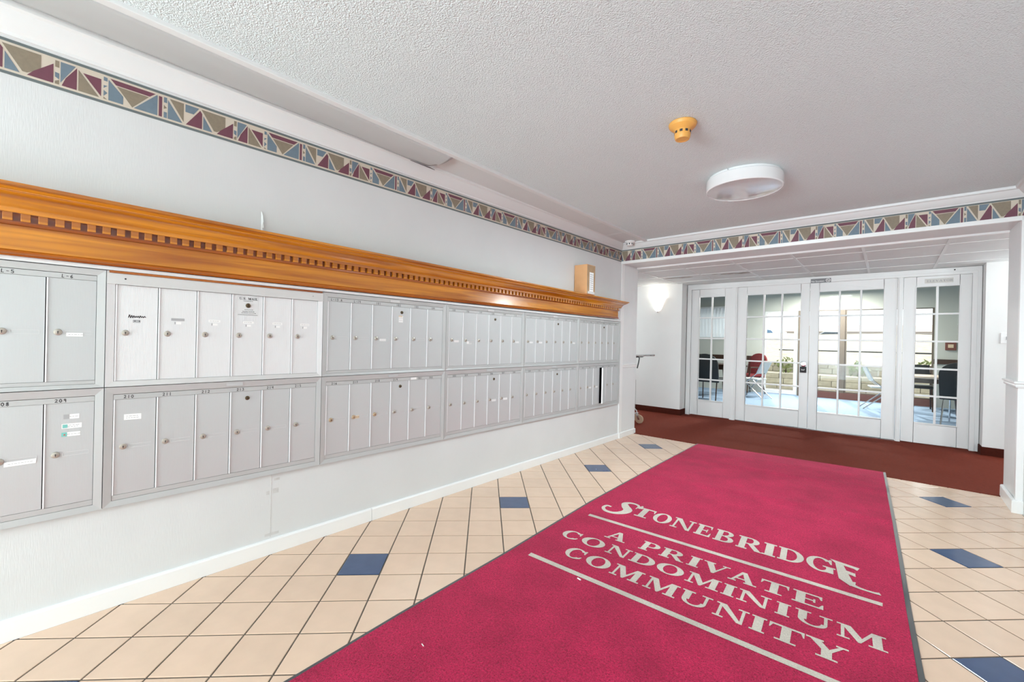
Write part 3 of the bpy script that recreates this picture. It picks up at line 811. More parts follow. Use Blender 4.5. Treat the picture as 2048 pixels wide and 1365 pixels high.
# ------------------------------------------------------------------ mailboxes
FX = .020      # face of the frames
YU = [-.712, .214, 1.141, 2.073, 2.991, 3.912, 4.840]
def fx(x): return lambda s, z: (x, s, z)
lockmesh = {}
def make_lock(parent, y, z, x, kind='nickel', r=.0115):
    key = (kind, r)
    if key not in lockmesh:
        mb = MB()
        R = Matrix.Rotation(pi / 2, 4, 'Y')
        mb.lathe([(r * 1.12, 0), (r * 1.12, .002), (r, .0045), (r * .55, .0062), (0, .0066)], 16, 0, R)
        mb.box(.0062, .0070, -.0011, .0011, -.006, .001, 1)
        mb.lathe([(.0022, .0062), (.0022, .0071), (0, .0071)], 8, 1, Matrix.Translation((0, 0, .002)) @ R)
        lockmesh[key] = mb.mesh('lock', [M[kind], M['black']], True)
    o = bpy.data.objects.new('lock', lockmesh[key]); COL.objects.link(o)
    o.parent = parent; o.location = Vector((x, y, z)) - parent_world(parent)
    return o
slotmesh = {}
def make_slot(parent, y, z, x, wdt=.076, full=False):
    mb = MB()
    fr = .0016
    mb.box(0, .0012, 0, wdt, 0, .0015); mb.box(0, .0012, 0, wdt, .0145, .016); mb.box(0, .0012, 0, fr, 0, .016); mb.box(0, .0012, wdt - fr, wdt, 0, .016)
    k = round(wdt, 3)
    if k not in slotmesh: slotmesh[k] = mb.mesh('name_slot', M['slot'])
    o = bpy.data.objects.new('name_slot', slotmesh[k]); COL.objects.link(o)
    o.parent = parent; o.location = Vector((x, y, z)) - parent_world(parent)
def sticker(parent, y0, y1, z0, z1, x, mt='label', lines=0, name='sticker', tilt=0, ink='greyink'):
    mb = MB()
    def q(y, z, l=0): return (x + l, y, z + tilt * (y - y0))
    mb.face([q(y0, z0, .0006), q(y1, z0, .0006), q(y1, z1, .0006), q(y0, z1, .0006)])
    for i in range(lines):
        zz = z1 - (z1 - z0) * (i + 1) / (lines + 1)
        yy = y0 + (y1 - y0) * .12
        while yy < y0 + (y1 - y0) * .85:
            l = random.uniform(.004, .011)
            mb.face([q(yy, zz - .0008, .0009), q(min(yy + l, y1), zz - .0008, .0009), q(min(yy + l, y1), zz + .0009, .0009), q(yy, zz + .0009, .0009)], 1)
            yy += l + .0025
    return mb.obj(name, [M[mt], M[ink]], parent)

def mail_unit(col, row, label, numbers, white=False, extras=None, open_door=None, nums_off=None):
    y0, y1 = YU[col], YU[col + 1]
    zb, zt = (.4365, .9545) if row == 0 else (.9558, 1.4545)
    u = thing('mailbox_unit', label, 'mailbox', (0, y0, zb), 'aluminium apartment mailbox units')
    fm = M['frame']
    yo0, yo1 = y0 + .029, y1 - .028
    zo0 = zb + .026 if row == 0 else zb + .017
    zo1 = zt - .031 if row == 0 else zt - .026
    if white:
        zo0, zo1 = zb + .024, zt - .055
    # housing behind the doors
    hb = MB(); xb = -.14
    hb.face([(xb, yo0, zo0), (xb, yo1, zo0), (xb, yo1, zo1), (xb, yo0, zo1)])
    for a in (zo0 - .001, zo1 + .001): hb.face([(xb, yo0, a), (xb, yo1, a), (.008, yo1, a), (.008, yo0, a)])
    for k in range(7):
        yy = yo0 + (yo1 - yo0) * k / 6
        hb.face([(xb, yy, zo0), (.006, yy, zo0), (.006, yy, zo1), (xb, yy, zo1)])
    hb.obj('housing', M['dark'], u)
    # mitred frame: bevelled inwards
    fr = MB()
    O = [(y0 + .0012, zb + .0008), (y1 - .0012, zb + .0008), (y1 - .0012, zt - .0008), (y0 + .0012, zt - .0008)]
    I = [(yo0, zo0), (yo1, zo0), (yo1, zo1), (yo0, zo1)]
    for k in range(4):
        a, b2, c, d = O[k], O[(k + 1) % 4], I[(k + 1) % 4], I[k]
        mi = 1 if (white and k in (1, 3)) else 0
        xi = FX - .004
        fr.face([(FX, *a), (FX, *b2), (xi, *c), (xi, *d)], mi)
        fr.face([(-.02, *a), (-.02, *b2), (FX, *b2), (FX, *a)], mi)
        fr.face([(xi, *d), (xi, *c), (-.01, *c), (-.01, *d)], mi)
    fr.obj('frame', [M['frame_new'] if white else fm, M['alu_new']], u)
    if white:
        tp = MB().box(-.02, FX + .003, y0 + .001, y1 - .001, zt - .055, zt - .009)
        tp.obj('top_rail', M['frame_new'], u)
        for yy in (y0 + .06, y1 - .06):
            R = Matrix.Translation((FX + .003, yy, zt - .03)) @ Matrix.Rotation(pi / 2, 4, 'Y')
            MB().lathe([(.0035, 0), (.0035, .0008), (0, .0012)], 8, 0, R).obj('screw', M['black'] if yy < (y0 + y1) / 2 else M['greyink'], u)
    dz0, dz1 = zo0 + (.023 if row == 0 else .016), zo1 - .024
    if white: dz0, dz1 = zo0 + .001, zo1 - .001
    xd = .0125
    if not white:
        st = MB().box(.002, .0155, yo0 + .001, yo1 - .001, dz1 + .001, zo1 - .002)
        st = st.obj('label_strip', M['frame'], u)
        bt = MB().box(.002, .0145, yo0 + .001, yo1 - .001, zo0 + .001, dz0 - .001)
        bt.obj('bottom_strip', M['frame'], u)
        for k, tx in enumerate(numbers):
            if not tx: continue
            off = .05 if nums_off is None else nums_off[k]
            ink = MB()
            handwrite(ink, tx, yo0 + (yo1 - yo0) * k / 6 + off, dz1 + .0045, .0128, fx(.0159), .0021, .95)
            if ink.f: lab(ink.obj('number', M['black'], st), 'handwritten black number ' + tx.strip())
        # small maker plate on the top rail
        pm = (y0 + y1) / 2 + .02
        MB().box(FX - .001, FX + .0012, pm - .036, pm + .036, zt - .023, zt - .008).obj('maker_plate', M['frame_new'] if row else M['alu'], u)
    dw = (yo1 - yo0) / 6
    doors = []
    for k in range(6):
        a, b2 = yo0 + dw * k + .0016, yo0 + dw * (k + 1) - .0014
        mt = M['alu_new'] if white else M['alu']
        d = bpy.data.objects.new('door', None); 
        mb = MB()
        mb.box(.003, xd, a + .0036, b2, dz0, dz1, 0)
        mb.box(.003, xd + .0036, a, a + .0040, dz0, dz1, 1)
        if open_door == k:
            # hinged on its far edge and swung outwards
            ang = math.radians(15)
            hv = Vector((xd, b2, 0)); nv = []
            for p in mb.v:
                q = Vector(p) - hv
                nv.append((hv.x + q.x * math.cos(ang) - q.y * math.sin(ang), hv.y + q.x * math.sin(ang) + q.y * math.cos(ang), p[2]))
            mb.v = nv
            d = mb.obj('door', [mt, M['edge']], u); lab(d, 'door standing ajar')
            doors.append(d); continue
        d = mb.obj('door', [mt, M['edge']], u)
        doors.append(d)
        h = dz1 - dz0
        zl = dz0 + h * (.5 if row == 0 else .478)
        if white: zl = 1.19
        kind = 'nickel'
        if extras and ('brass', k) in extras: kind = 'brass'
        make_lock(d, a + .033, zl, xd, kind)
        if not white:
            make_slot(d, a + .052, zl - .009, xd)
        if k == 3 and not white:
            make_lock(d, a + .078, dz1 - .036, xd, 'darkbrass', .0095)
    if extras:
        for e, k in extras:
            if callable(e): e(doors[k], yo0 + dw * k, dz0, dz1, xd)
    return u
def ext_name(o, y, z0, z1, x): sticker(o, y + .056, y + .108, z0 + (z1 - z0) * .5 - .018, z0 + (z1 - z0) * .5 - .001, x + .0012, lines=1)
def ext_name_up(o, y, z0, z1, x): sticker(o, y + .058, y + .106, 1.171, 1.186, x + .0012, lines=1)
def ext_208(o, y, z0, z1, x): sticker(o, y + .046, y + .128, z0 + (z1 - z0) * .5 - .022, z0 + (z1 - z0) * .5 - .004, x + .0012, lines=1, tilt=.02)
def ext_209(o, y, z0, z1, x):
    sticker(o, y + .055, y + .100, .834, .853, x, lines=1); s = sticker(o, y + .055, y + .072, .834, .853, x + .0004, 'greyink'); lab(s, 'torn grey sticker end')
    sticker(o, y + .050, y + .108, .795, .815, x, lines=2); s = sticker(o, y + .053, y + .067, .798, .812, x + .0004, 'teal'); lab(s, 'round teal mark')
    sticker(o, y + .050, y + .104, .763, .780, x, lines=1); s = sticker(o, y + .050, y + .066, .763, .780, x + .0004, 'teal'); sticker(o, y + .056, y + .061, .768, .773, x + .0008, 'redink')
def ext_210(o, y, z0, z1, x): sticker(o, y + .036, y + .094, .808, .833, x, lines=2, tilt=-.02)
def wlab(big='label', small='label', dx=0):
    def f(o, y, z0, z1, x):
        sticker(o, y + .048 + dx, y + .098 + dx, 1.251, 1.263, x, big, 1)
        sticker(o, y + .060 + dx, y + .086 + dx, 1.235, 1.246, x, small, 0); sticker(o, y + .060 + dx, y + .065 + dx, 1.235, 1.246, x + .0004, 'greyink')
    return f
def ext_scrawl(o, y, z0, z1, x):
    mb = MB(); pts = []
    yy = y + .044
    for i in range(17):
        pts.append((yy, 1.2585 + (.011 if i % 2 else 0) * (1.0 if i < 4 else .6) + random.uniform(-.002, .003))); yy += .0036
    ribbon(mb, pts, .0028, fx(x + .0006))
    lab(mb.obj('handwriting', M['black'], o), 'illegible black handwriting')
    s = sticker(o, y + .059, y + .084, 1.236, 1.249, x, 'greyink'); mb = MB()
    for c in (.064, .079): mb.box(x, x + .0012, y + c, y + c + .0035, 1.241, 1.2445)
    mb.obj('rivet', M['black'], o)
def ext_usmail(o, y, z0, z1, x):
    s = sticker(o, y + .026, y + .121, 1.292, 1.392, x, 'slot'); s.name = 'plate'; lab(s, 'plate reading U.S. MAIL round a brass arrow lock')
    mb = MB()
    settext(mb, 'U.S. MAIL', y + .034, 1.374, .0125, fx(x + .0010), .10, 0, .86)
    for zz, a, b2 in ((1.367, .052, .098), (1.322, .058, .092), (1.313, .048, .104), (1.305, .044, .108)):
        yy = y + a
        while yy < y + b2:
            l = random.uniform(.003, .008); mb.face([(x + .001, yy, zz), (x + .001, yy + l, zz), (x + .001, yy + l, zz + .0022), (x + .001, yy, zz + .0022)]); yy += l + .002
    for zz in (1.296,): mb.face([(x + .001, y + .028, zz), (x + .001, y + .119, zz), (x + .001, y + .119, zz + .0016), (x + .001, y + .028, zz + .0016)])
    mb.obj('lettering', M['black'], o)
    make_lock(o, y + .074, 1.345, x + .0008, 'darkbrass', .0105)
    wlab(dx=.004)(o, y, z0, z1, x)
def ext_102(o, y, z0, z1, x): sticker(o, y + .055, y + .090, 1.30, 1.345, x, 'label', 2); s = sticker(o, y + .055, y + .084, 1.338, 1.346, x + .0004, 'peach')
def ext_217(o, y, z0, z1, x): sticker(o, y + .046, y + .072, z0 + .196, z0 + .214, x + .0012, 'peach', 1, ink='black')
def ext_301(o, y, z0, z1, x): sticker(o, y + .016, y + .064, z1 + .004, z1 + .019, .0162, 'label')
def ext_tapes(o, y, z0, z1, x): sticker(o, y + .05, y + .10, 1.155, 1.167, x, 'slot'); sticker(o, y + .046, y + .07, 1.16, 1.18, x + .0005, 'label')
mail_unit(0, 1, 'upper mailbox unit at the left picture edge, doors marked L-5 and L-6', ['L-1', 'L-2', 'L-3', 'L-4', 'L-5', 'L-6'], extras=[(ext_name_up, 5)], nums_off=[.03, .03, .03, .03, .03, .042])
mail_unit(0, 0, 'lower mailbox unit at the left picture edge, doors marked 208 and 209', ['204', '205', '206', '207', '208', '209'], extras=[(ext_208, 4), (ext_209, 5)], nums_off=[.03, .03, .03, .03, .024, .03])
mail_unit(1, 1, 'bright white-silver mailbox unit with a U.S. MAIL plate and no number strip', [], white=True,
          extras=[(ext_scrawl, 0), (wlab('greyink'), 1), (wlab(), 2), (ext_usmail, 3), (wlab(), 4), (wlab(), 5)])
mail_unit(1, 0, 'lower mailbox unit marked 210 to 215, under the bright white-silver unit', ['210', '211', '212', '213', '214', '215'], extras=[(ext_210, 0)], nums_off=[.034, .022, .026, .03, .026, .026])
mail_unit(2, 1, 'upper mailbox unit marked L-13 to 104, right of the bright white-silver unit', ['L-13 A', 'L-14', '101', '102', '103', '104'], extras=[(ext_name_up, 2), (ext_102, 3)], nums_off=[.02, .02, .028, .034, .034, .034])
mail_unit(2, 0, 'lower mailbox unit marked 216 to 302 with a brass-locked door', ['216', '217', '218', '219', '  301', '302'], extras=[('brass', 0), ('brass', 1), ('brass', 2), (ext_217, 1), (ext_301, 4)], nums_off=[.034, .024, .032, .022, .055, .03])
mail_unit(3, 1, 'upper mailbox unit marked 105 to 110', ['105', '106', '107', '108', '109', '110'], extras=[(ext_name_up, 0), (ext_tapes, 1), (ext_name_up, 5)], nums_off=[.03] * 6)
mail_unit(3, 0, 'lower mailbox unit marked 303 to 308', ['303', '304', '305', '306', '307', '308'], extras=[(ext_name, 3), (ext_name, 4)], nums_off=[.05, .03, .03, .03, .03, .03])
mail_unit(4, 1, 'upper mailbox unit second from the pilaster', ['111', '112', '113', '114', '115', '116'], extras=[(ext_name_up, 0), (ext_name_up, 1), (ext_name_up, 5)])
mail_unit(4, 0, 'lower mailbox unit second from the pilaster', ['309', '310', '311', '312', '313', '314'])
mail_unit(5, 1, 'upper mailbox unit beside the white pilaster', ['117', '118', '119', '120', '121', '122'])
mail_unit(5, 0, 'lower mailbox unit beside the pilaster with one door ajar', ['315', '316', '317', '318', '319', '320'], extras=[(ext_name, 1), (ext_name, 2)], open_door=3)
# outer edge strip right of the last units
struct(MB().box(0, FX, 4.8405, 4.850, .437, 1.454).obj('trim_9', M['frame']), 'aluminium edge strip beside the pilaster')

# ------------------------------------------------------------------ wooden cornice
def cz(y, z): return z + y * (.0019 + (z - 1.495) * (-.0078 - .0019) / .23)
YC0, YC1 = -.70, 4.742
cor = thing('mailbox_cornice', 'honey stained wooden cornice with dentils running above the mailboxes', 'cornice', (0, 2, 1.47))
def mould(name, prof, m, y1=YC1, ret=True, smooth=True):
    mb = MB()
    mb.sweep(prof, [lambda a, b: (a, YC0, cz(YC0, b)), lambda a, b: (a, y1 + (a * .62 if ret else 0), cz(y1, b))])
    return mb.obj(name, m, cor, smooth=smooth)
mould('frieze', [(0, 1.49), (.030, 1.49), (.030, 1.590), (0, 1.590)], M['wood'], smooth=False)
mould('bottom_moulding', [(0, 1.473), (.036, 1.473), (.038, 1.478), (.034, 1.486), (.036, 1.492), (.031, 1.497), (0, 1.497)], M['wood2'])
mould('ledge', [(0, 1.588), (.034, 1.588), (.040, 1.590), (.046, 1.598), (.046, 1.603), (0, 1.603)], M['wood2'])
mould('dentil_band', [(0, 1.602), (.036, 1.602), (.036, 1.634), (0, 1.634)], M['wood2'], smooth=False)
mould('fillet', [(0, 1.632), (.060, 1.632), (.062, 1.638), (.062, 1.645), (0, 1.645)], M['wood'])
mould('crown', [(0, 1.643), (.064, 1.643), (.064, 1.648), (.069, 1.655), (.077, 1.669), (.089, 1.682), (.104, 1.692), (.113, 1.6955), (.113, 1.699), (.121, 1.699), (.121, 1.703), (.127, 1.706), (.131, 1.712), (.131, 1.7145), (.140, 1.7145), (.141, 1.717), (.141, 1.727), (0, 1.727)], M['wood'])
dm = MB().box(0, .020, -.0128, .0128, -.0150, .0150).mesh('dentil', M['wood'], bevel=.0015)
k = -15
while True:
    yy = -.037 + .02225 + .0447 * k
    if yy > 4.76: break
    o = bpy.data.objects.new('dentil', dm); COL.objects.link(o); o.parent = cor
    o.location = Vector((.036, yy, cz(yy, 1.6175))) - parent_world(cor); k += 1
# end return of the dentils
o = bpy.data.objects.new('dentil', dm); COL.objects.link(o); o.parent = cor; o.rotation_euler = (0, 0, pi / 2); o.location = Vector((.018, 4.762, cz(4.76, 1.6175))) - parent_world(cor)
# packing strips under the cornice
struct(MB().box(0, .024, YC0, 4.85, 1.4575, 1.4725).obj('trim_10', M['trim']), 'thin white strip between cornice and mailboxes')
tag(MB().box(0.0225, .0262, .222, 1.134, 1.4462, 1.4562).obj('wood_batten', M['wood2']), 'thin orange wooden batten over the bright white-silver mailbox unit', 'batten')

# package on the cornice
pk = thing('package', 'upright brown cardboard parcel standing on the wooden cornice', 'box', (.08, 3.9, cz(3.9, 1.727)))
bx = MB().box(.004, .158, 3.82, 3.985, cz(3.9, 1.7275), 2.005).obj('carton', M['card'], pk, bevel=.003)
zb_ = cz(3.9, 1.7275)
fc = MB().box(.158, .1588, 3.823, 3.982, zb_ + .003, 2.0).obj('worn_face', M['card2'], pk); lab(fc, 'scuffed grey-brown side')
sl = MB()
sl.box(.1588, .1594, 3.87, 3.95, zb_ + .03, zb_ + .23)
sl2 = [sl.box(.1594, .1598, 3.878, 3.942, zb_ + .05 + i * .022, zb_ + .055 + i * .022, 1) for i in range(8)]
sl.obj('shipping_label', [M['label'], M['greyink']], pk)
MB().box(.1586, .1592, 3.84, 3.975, zb_ + .005, zb_ + .03).obj('packing_tape', M['slot'], pk)

# ------------------------------------------------------------------ ceiling fittings
sd = thing('smoke_detector', 'aged orange smoke detector on the popcorn ceiling', 'smoke detector', (1.575, 2.36, H))
sx, sy = 1.637, 2.383
sd.location = (sx, sy, H)
Tm = Matrix.Translation((sx, sy, H))
MB().lathe([(0, -.001), (.072, -.001), (.074, -.006), (.070, -.020), (.058, -.032), (.044, -.040), (.0425, -.042), (0, -.042)], 32, 0, Tm).obj('base', M['orange'], sd, smooth=True)
MB().lathe([(.0425, -.042), (.0425, -.066), (.040, -.082), (.036, -.090), (.028, -.0905), (.027, -.089), (0, -.089)], 32, 0, Tm).obj('sensor_head', M['orange'], sd, smooth=True)
vm = MB().box(.0415, .0432, -.0075, .0075, -.060, -.047).mesh('vent', M['dark'])
for k in range(9):
    o = bpy.data.objects.new('vent', vm); COL.objects.link(o); o.parent = sd; o.rotation_euler = (0, 0, 2 * pi * k / 9)
cl = thing('ceiling_lamp', 'round white drum ceiling lamp with a frosted lens', 'lamp', (1.70, 3.42, H))
lx, ly = 1.705, 3.42
cl.location = (lx, ly, H)
Tm = Matrix.Translation((lx, ly, H))
MB().lathe([(0, 0), (.235, 0), (.235, -.014), (.242, -.016), (.247, -.020), (.249, -.092), (.245, -.098), (.240, -.098), (.240, -.090)], 64, 0, Tm).obj('drum', M['lampwhite'], cl, smooth=True)
MB().lathe([(.241, -.094), (.20, -.100), (.12, -.106), (0, -.109)], 64, 0, Tm).obj('lens', M['lampglass'], cl, smooth=True)
light('ceiling_lamp_fill', 'AREA', (lx, ly, H - .115), (0, 0, 0), 44, (.85, 1.0, 1.04), shape='DISK', size=.44)  # fill added under the unlit lamp to brighten doors and floor
R = Tm @ Matrix.Rotation(math.radians(-100), 4, 'Z') @ Matrix.Translation((.2475, 0, -.010)) @ Matrix.Rotation(pi / 2, 4, 'Y')
MB().lathe([(.004, 0), (.004, .003), (0, .004)], 8, 0, R).obj('screw', M['greyink'], cl)
dv = thing('wireless_sensor', 'small white vented sensor where beam and trough meet', 'sensor', (.155, 4.76, H - .004))
Tm = Matrix.Translation((.165, 4.76, H - .004))
MB().lathe([(0, 0), (.058, 0), (.060, -.012), (.048, -.022), (.040, -.024), (0, -.024)], 24, 0, Tm).obj('base', M['white'], dv, smooth=True)
MB().lathe([(.040, -.024), (.041, -.046), (.034, -.056), (0, -.058)], 24, 0, Tm).obj('dome', M['white'], dv, smooth=True)
vm = MB().box(.0385, .0415, -.006, .006, -.044, -.027).mesh('vent', M['dark'])
for k in range(8):
    o = bpy.data.objects.new('vent', vm); COL.objects.link(o); o.parent = dv; o.rotation_euler = (0, 0, 2 * pi * k / 8 + .3)
    o.location = (.010, 0, 0)

# ------------------------------------------------------------------ hall
struct(MB().box(-3.2, -.08, 7.20, 7.62, 0, HH + .1).obj('wall_hall_left', M['hallwall']), 'hall wall carrying the lit sconce')
struct(MB().box(3.335, 6.0, 7.22, 7.62, 0, HH + .1).obj('wall_hall_right', M['hallwall']), 'hall wall right of the French doors')
struct(MB().box(-3.2, -.16, 5.2, 5.34, 0, HH + .1).obj('wall_hall_near_left', M['hallwall']))
struct(MB().box(3.4, 6.0, 5.2, 5.34, 0, HH + .1).obj('wall_hall_near_right', M['hallwall']))
struct(MB().box(-3.3, -3.2, 5.2, 7.62, 0, HH + .1).obj('wall_hall_end_left', M['hallwall']))
struct(MB().box(6.0, 6.1, 5.2, 7.62, 0, HH + .1).obj('wall_hall_end_right', M['hallwall']))
hc = struct(MB().box(-3.2, 6.0, 5.34, 7.62, HH + .012, HH + .1).obj('ceiling_hall', M['tbar']), 'drop ceiling of white panels over the hall')
xl = [.466 + .613 * k for k in range(-6, 9)]
yl = [5.345, 5.775, 6.386, 6.998, 7.61]
pmesh = {}
for i in range(len(xl) - 1):
    for j in range(len(yl) - 1):
        a, b2, c, d = xl[i] + .012, xl[i + 1] - .012, yl[j] + .012, yl[j + 1] - .012
        key = round(d - c, 3)
        if key not in pmesh: pmesh[key] = MB().box(0, b2 - a, 0, d - c, 0, .015).mesh('panel', M['ceilpanel'], bevel=.003)
        o = bpy.data.objects.new('panel', pmesh[key]); COL.objects.link(o); o.parent = hc; o.location = (a, c, HH + .004)
tb = MB()
for x in xl: tb.box(x - .012, x + .012, 5.34, 7.61, HH, HH + .012)
for y in yl[1:-1]: tb.box(-3.2, 6.0, y - .012, y + .012, HH - .0005, HH + .012)
tb.obj('grid_bar', M['tbar'], hc)
st = MB()
def blob(cx, cy, rx, ry, n=14):
    st.face([(cx + rx * math.cos(2 * pi * i / n) * random.uniform(.75, 1.15), cy + ry * math.sin(2 * pi * i / n) * random.uniform(.6, 1.2), HH + .0015) for i in range(n)])
blob(.80, 6.53, .10, .035); blob(.97, 6.56, .10, .05); blob(1.07, 6.58, .03, .03); blob(.64, 6.46, .04, .025); blob(.02, 6.52, .12, .03); blob(.20, 6.55, .10, .04)
lab(st.obj('water_stain', M['stain'], hc), 'brown water stain on a ceiling panel')
# dark carpet base
cb = [(0, 0), (.012, 0), (.012, .095), (0, .10)]
struct(MB().sweep(cb, [lambda a, b: (-3.2, 7.20 - a, b), lambda a, b: (-.08 + a, 7.20 - a, b), lambda a, b: (-.08 + a, 7.44, b)]).obj('baseboard_hall_left', M['carpetbase']), 'dark brown carpet baseboard under the sconce')
struct(MB().sweep(cb, [lambda a, b: (3.335 - a, 7.44, b), lambda a, b: (3.335 - a, 7.22 - a, b), lambda a, b: (6.0, 7.22 - a, b)]).obj('baseboard_hall_right', M['carpetbase']), 'dark brown carpet baseboard right of the doors')
# sconce
sc = thing('wall_sconce', 'lit frosted half bowl sconce on the hall wall', 'sconce', (-.49, 7.2, 1.85))
mb = MB(); seg = 20
pr = [(.012, 1.752), (.030, 1.757), (.052, 1.775), (.072, 1.81), (.090, 1.855), (.112, 1.915), (.136, 1.958), (.148, 1.972), (.145, 1.972)]
for i in range(seg + 1):
    a = pi + pi * i / seg
    for r, z in pr: mb.v.append((-.49 + r * math.cos(a), 7.198 + r * .8 * math.sin(a), z))
kk = len(pr)
for i in range(seg):
    for j in range(kk - 1):
        a = i * kk + j
        mb.f.append((a, a + 1, a + kk + 1, a + kk)); mb.m.append(0)
mb.obj('shade', M['shade'], sc, smooth=True)
MB().box(-.53, -.45, 7.185, 7.2, 1.78, 1.9).obj('backplate', M['chrome'], sc)
MB().ellipsoid((-.49, 7.185, 1.742), (.016, .016, .014)).obj('finial', M['chrome'], sc, smooth=True)
sl = light('sconce_bulb', 'POINT', (-.49, 7.08, 2.02), (0, 0, 0), 1.1, (1, .96, .88), shadow_soft_size=.05)
# switch plate
sw = thing('light_switch', 'white switch plate on the hall wall beside the right pillar', 'light switch', (3.50, 7.22, 1.34))
MB().box(3.455, 3.555, 7.210, 7.22, 1.285, 1.40).obj('plate', M['white'], sw, bevel=.002)
MB().box(3.495, 3.515, 7.205, 7.2102, 1.325, 1.36).obj('toggle', M['greyink'], sw)

# ------------------------------------------------------------------ French doors
YD = 7.44
fr = MB()
fr.box(-.068, .0, YD - .018, YD + .10, 0, 2.115); fr.box(3.25, 3.33, YD - .018, YD + .10, 0, 2.115)
fr.box(-.068, 3.33, YD - .018, YD + .10, 2.115, HH)
fr.box(-.045, 0.0, YD - .028, YD, 0, 2.115); fr.box(3.25, 3.295, YD - .028, YD, 0, 2.115); fr.box(-.045, 3.295, YD - .028, YD, 2.115, 2.15)
fr.box(.620, .705, YD - .012, YD + .10, 0, 2.115); fr.box(.640, .685, YD - .022, YD, 0, 2.115)
fr.box(2.592, 2.645, YD - .012, YD + .10, 0, 2.115); fr.box(2.605, 2.632, YD - .022, YD, 0, 2.115)
struct(fr.obj('trim_11', M['white'], bevel=.003), 'white casing of the French door screen')
struct(MB().box(.705, 2.592, YD - .02, YD + .09, .0, .014).obj('trim_12', M['chrome']), 'metal threshold under the French doors')
MB().lathe([(.008, 0), (.008, .002), (0, .0025)], 12, 0, Matrix.Translation((3.10, YD - .0182, 2.172)) @ Matrix.Rotation(pi / 2, 4, 'X')).obj('screw_hole', M['black'], bpy.data.objects['trim_11'])
def french(name, label, x0, x1, gx0, gx1, cols, z0=.016, z1=2.112):
    d = bpy.data.objects.new(name, None); COL.objects.link(d); d.location = ((x0 + x1) / 2, YD, 0)
    struct(d, label)
    gz0, gz1 = .272, 1.982
    y0, y1 = YD, YD + .042
    mb = MB()
    mb.box(x0, gx0, y0, y1, z0, z1); mb.box(gx1, x1, y0, y1, z0, z1); mb.box(gx0, gx1, y0, y1, z0, gz0); mb.box(gx0, gx1, y0, y1, gz1, z1)
    # glazing bead
    for a, b2, c, e in ((gx0 - .012, gx0, gz0 - .012, gz1 + .012), (gx1, gx1 + .012, gz0 - .012, gz1 + .012), (gx0, gx1, gz0 - .012, gz0), (gx0, gx1, gz1, gz1 + .012)):
        mb.box(a, b2, y0 - .005, y0, c, e)
    mb.obj('door_leaf', M['white'], d, bevel=.002)
    mw = .011
    cw = (gx1 - gx0) / cols; ch = (gz1 - gz0) / 5
    for i in range(1, cols):
        x = gx0 + cw * i
        MB().box(x - mw, x + mw, y0 - .002, y1 - .004, gz0, gz1).obj('glazing_bar', M['white'], d, bevel=.003)
    for j in range(1, 5):
        z = gz0 + ch * j
        MB().box(gx0, gx1, y0 - .001, y1 - .005, z - mw, z + mw).obj('glazing_bar', M['white'], d, bevel=.003)
    pm = MB().box(0, cw - 2 * mw + .004, 0, .004, 0, ch - 2 * mw + .004).mesh('pane', M['glass'])
    for i in range(cols):
        for j in range(5):
            o = bpy.data.objects.new('pane', pm); COL.objects.link(o); o.parent = d
            o.location = Vector((gx0 + cw * i + mw - .002, YD + .018, gz0 + ch * j + mw - .002)) - parent_world(d)
    return d
french('window_1', 'left sidelight with ten panes', .0, .620, .125, .522, 2)
d1 = french('door_1', 'left French door with fifteen panes, deadbolt and keypad', .708, 1.650, .840, 1.545, 3)
d2 = french('door_2', 'right French door with fifteen panes', 1.656, 2.589, 1.764, 2.456, 3)
french('window_2', 'right sidelight with ten panes under the ELEVATOR plate', 2.648, 3.25, 2.767, 3.148, 2)
R = Matrix.Translation((1.592, YD, .945)) @ Matrix.Rotation(pi / 2, 4, 'X')
MB().lathe([(.042, 0), (.042, .008), (.036, .016), (.022, .018), (.020, .026), (0, .027)], 24, 0, R).obj('deadbolt', M['chrome'], d1, smooth=True)
kp = MB().box(1.553, 1.630, YD - .020, YD, .820, .905)
kp.box(1.560, 1.623, YD - .0215, YD - .020, .828, .897, 1)
kp = kp.obj('keypad', [M['black'], M['dark']], d1, bevel=.003)
mb = MB()
ribbon(mb, [(1.572, .872), (1.580, .852), (1.590, .866), (1.600, .852), (1.610, .872)], .006, lambda s, z: (s, YD - .0222, z))
mb.obj('keypad_mark', M['label'], d1)
# signs
ns = thing('no_smoking_sign', 'small grey No Smoking sign above the meeting French doors', 'sign', (1.78, YD - .028, 2.14))
MB().box(1.662, 1.895, YD - .0325, YD - .028, 2.108, 2.168).obj('plate', mat('grey_sign', (0.22, 0.22, 0.23), .5), ns)
def text_obj(body, size, loc, m, parent, name='lettering', bold=0):
    cu = bpy.data.curves.new('t', 'FONT'); cu.body = body; cu.size = size; cu.offset = bold; cu.resolution_u = 3
    o = bpy.data.objects.new('t', cu); COL.objects.link(o)
    dg = bpy.context.evaluated_depsgraph_get()
    me = bpy.data.meshes.new_from_object(o.evaluated_get(dg))
    bpy.data.objects.remove(o)
    me.transform(Matrix.Rotation(pi / 2, 4, 'X')); me.materials.clear(); me.materials.append(m)
    q = bpy.data.objects.new(name, me); COL.objects.link(q); q.parent = parent; q.location = Vector(loc) - parent_world(parent)
    return q
text_obj('No Smoking', .030, (1.669, YD - .0335, 2.120), M['label'], ns, bold=.0006)
mb = MB()
def sfn(s, z): return (s, YD - .0335, z)
for pg in arc(1.862, 2.138, .027, .025, .006, .006, 0, 360, 24): mb.face([sfn(*p) for p in pg])
ribbon(mb, [(1.846, 2.153), (1.878, 2.123)], .005, sfn)
ribbon(mb, [(1.848, 2.136), (1.876, 2.136)], .005, sfn)
ribbon(mb, [(1.872, 2.141), (1.878, 2.150)], .003, sfn)
lab(mb.obj('emblem', M['label'], ns), 'crossed cigarette in a ring')
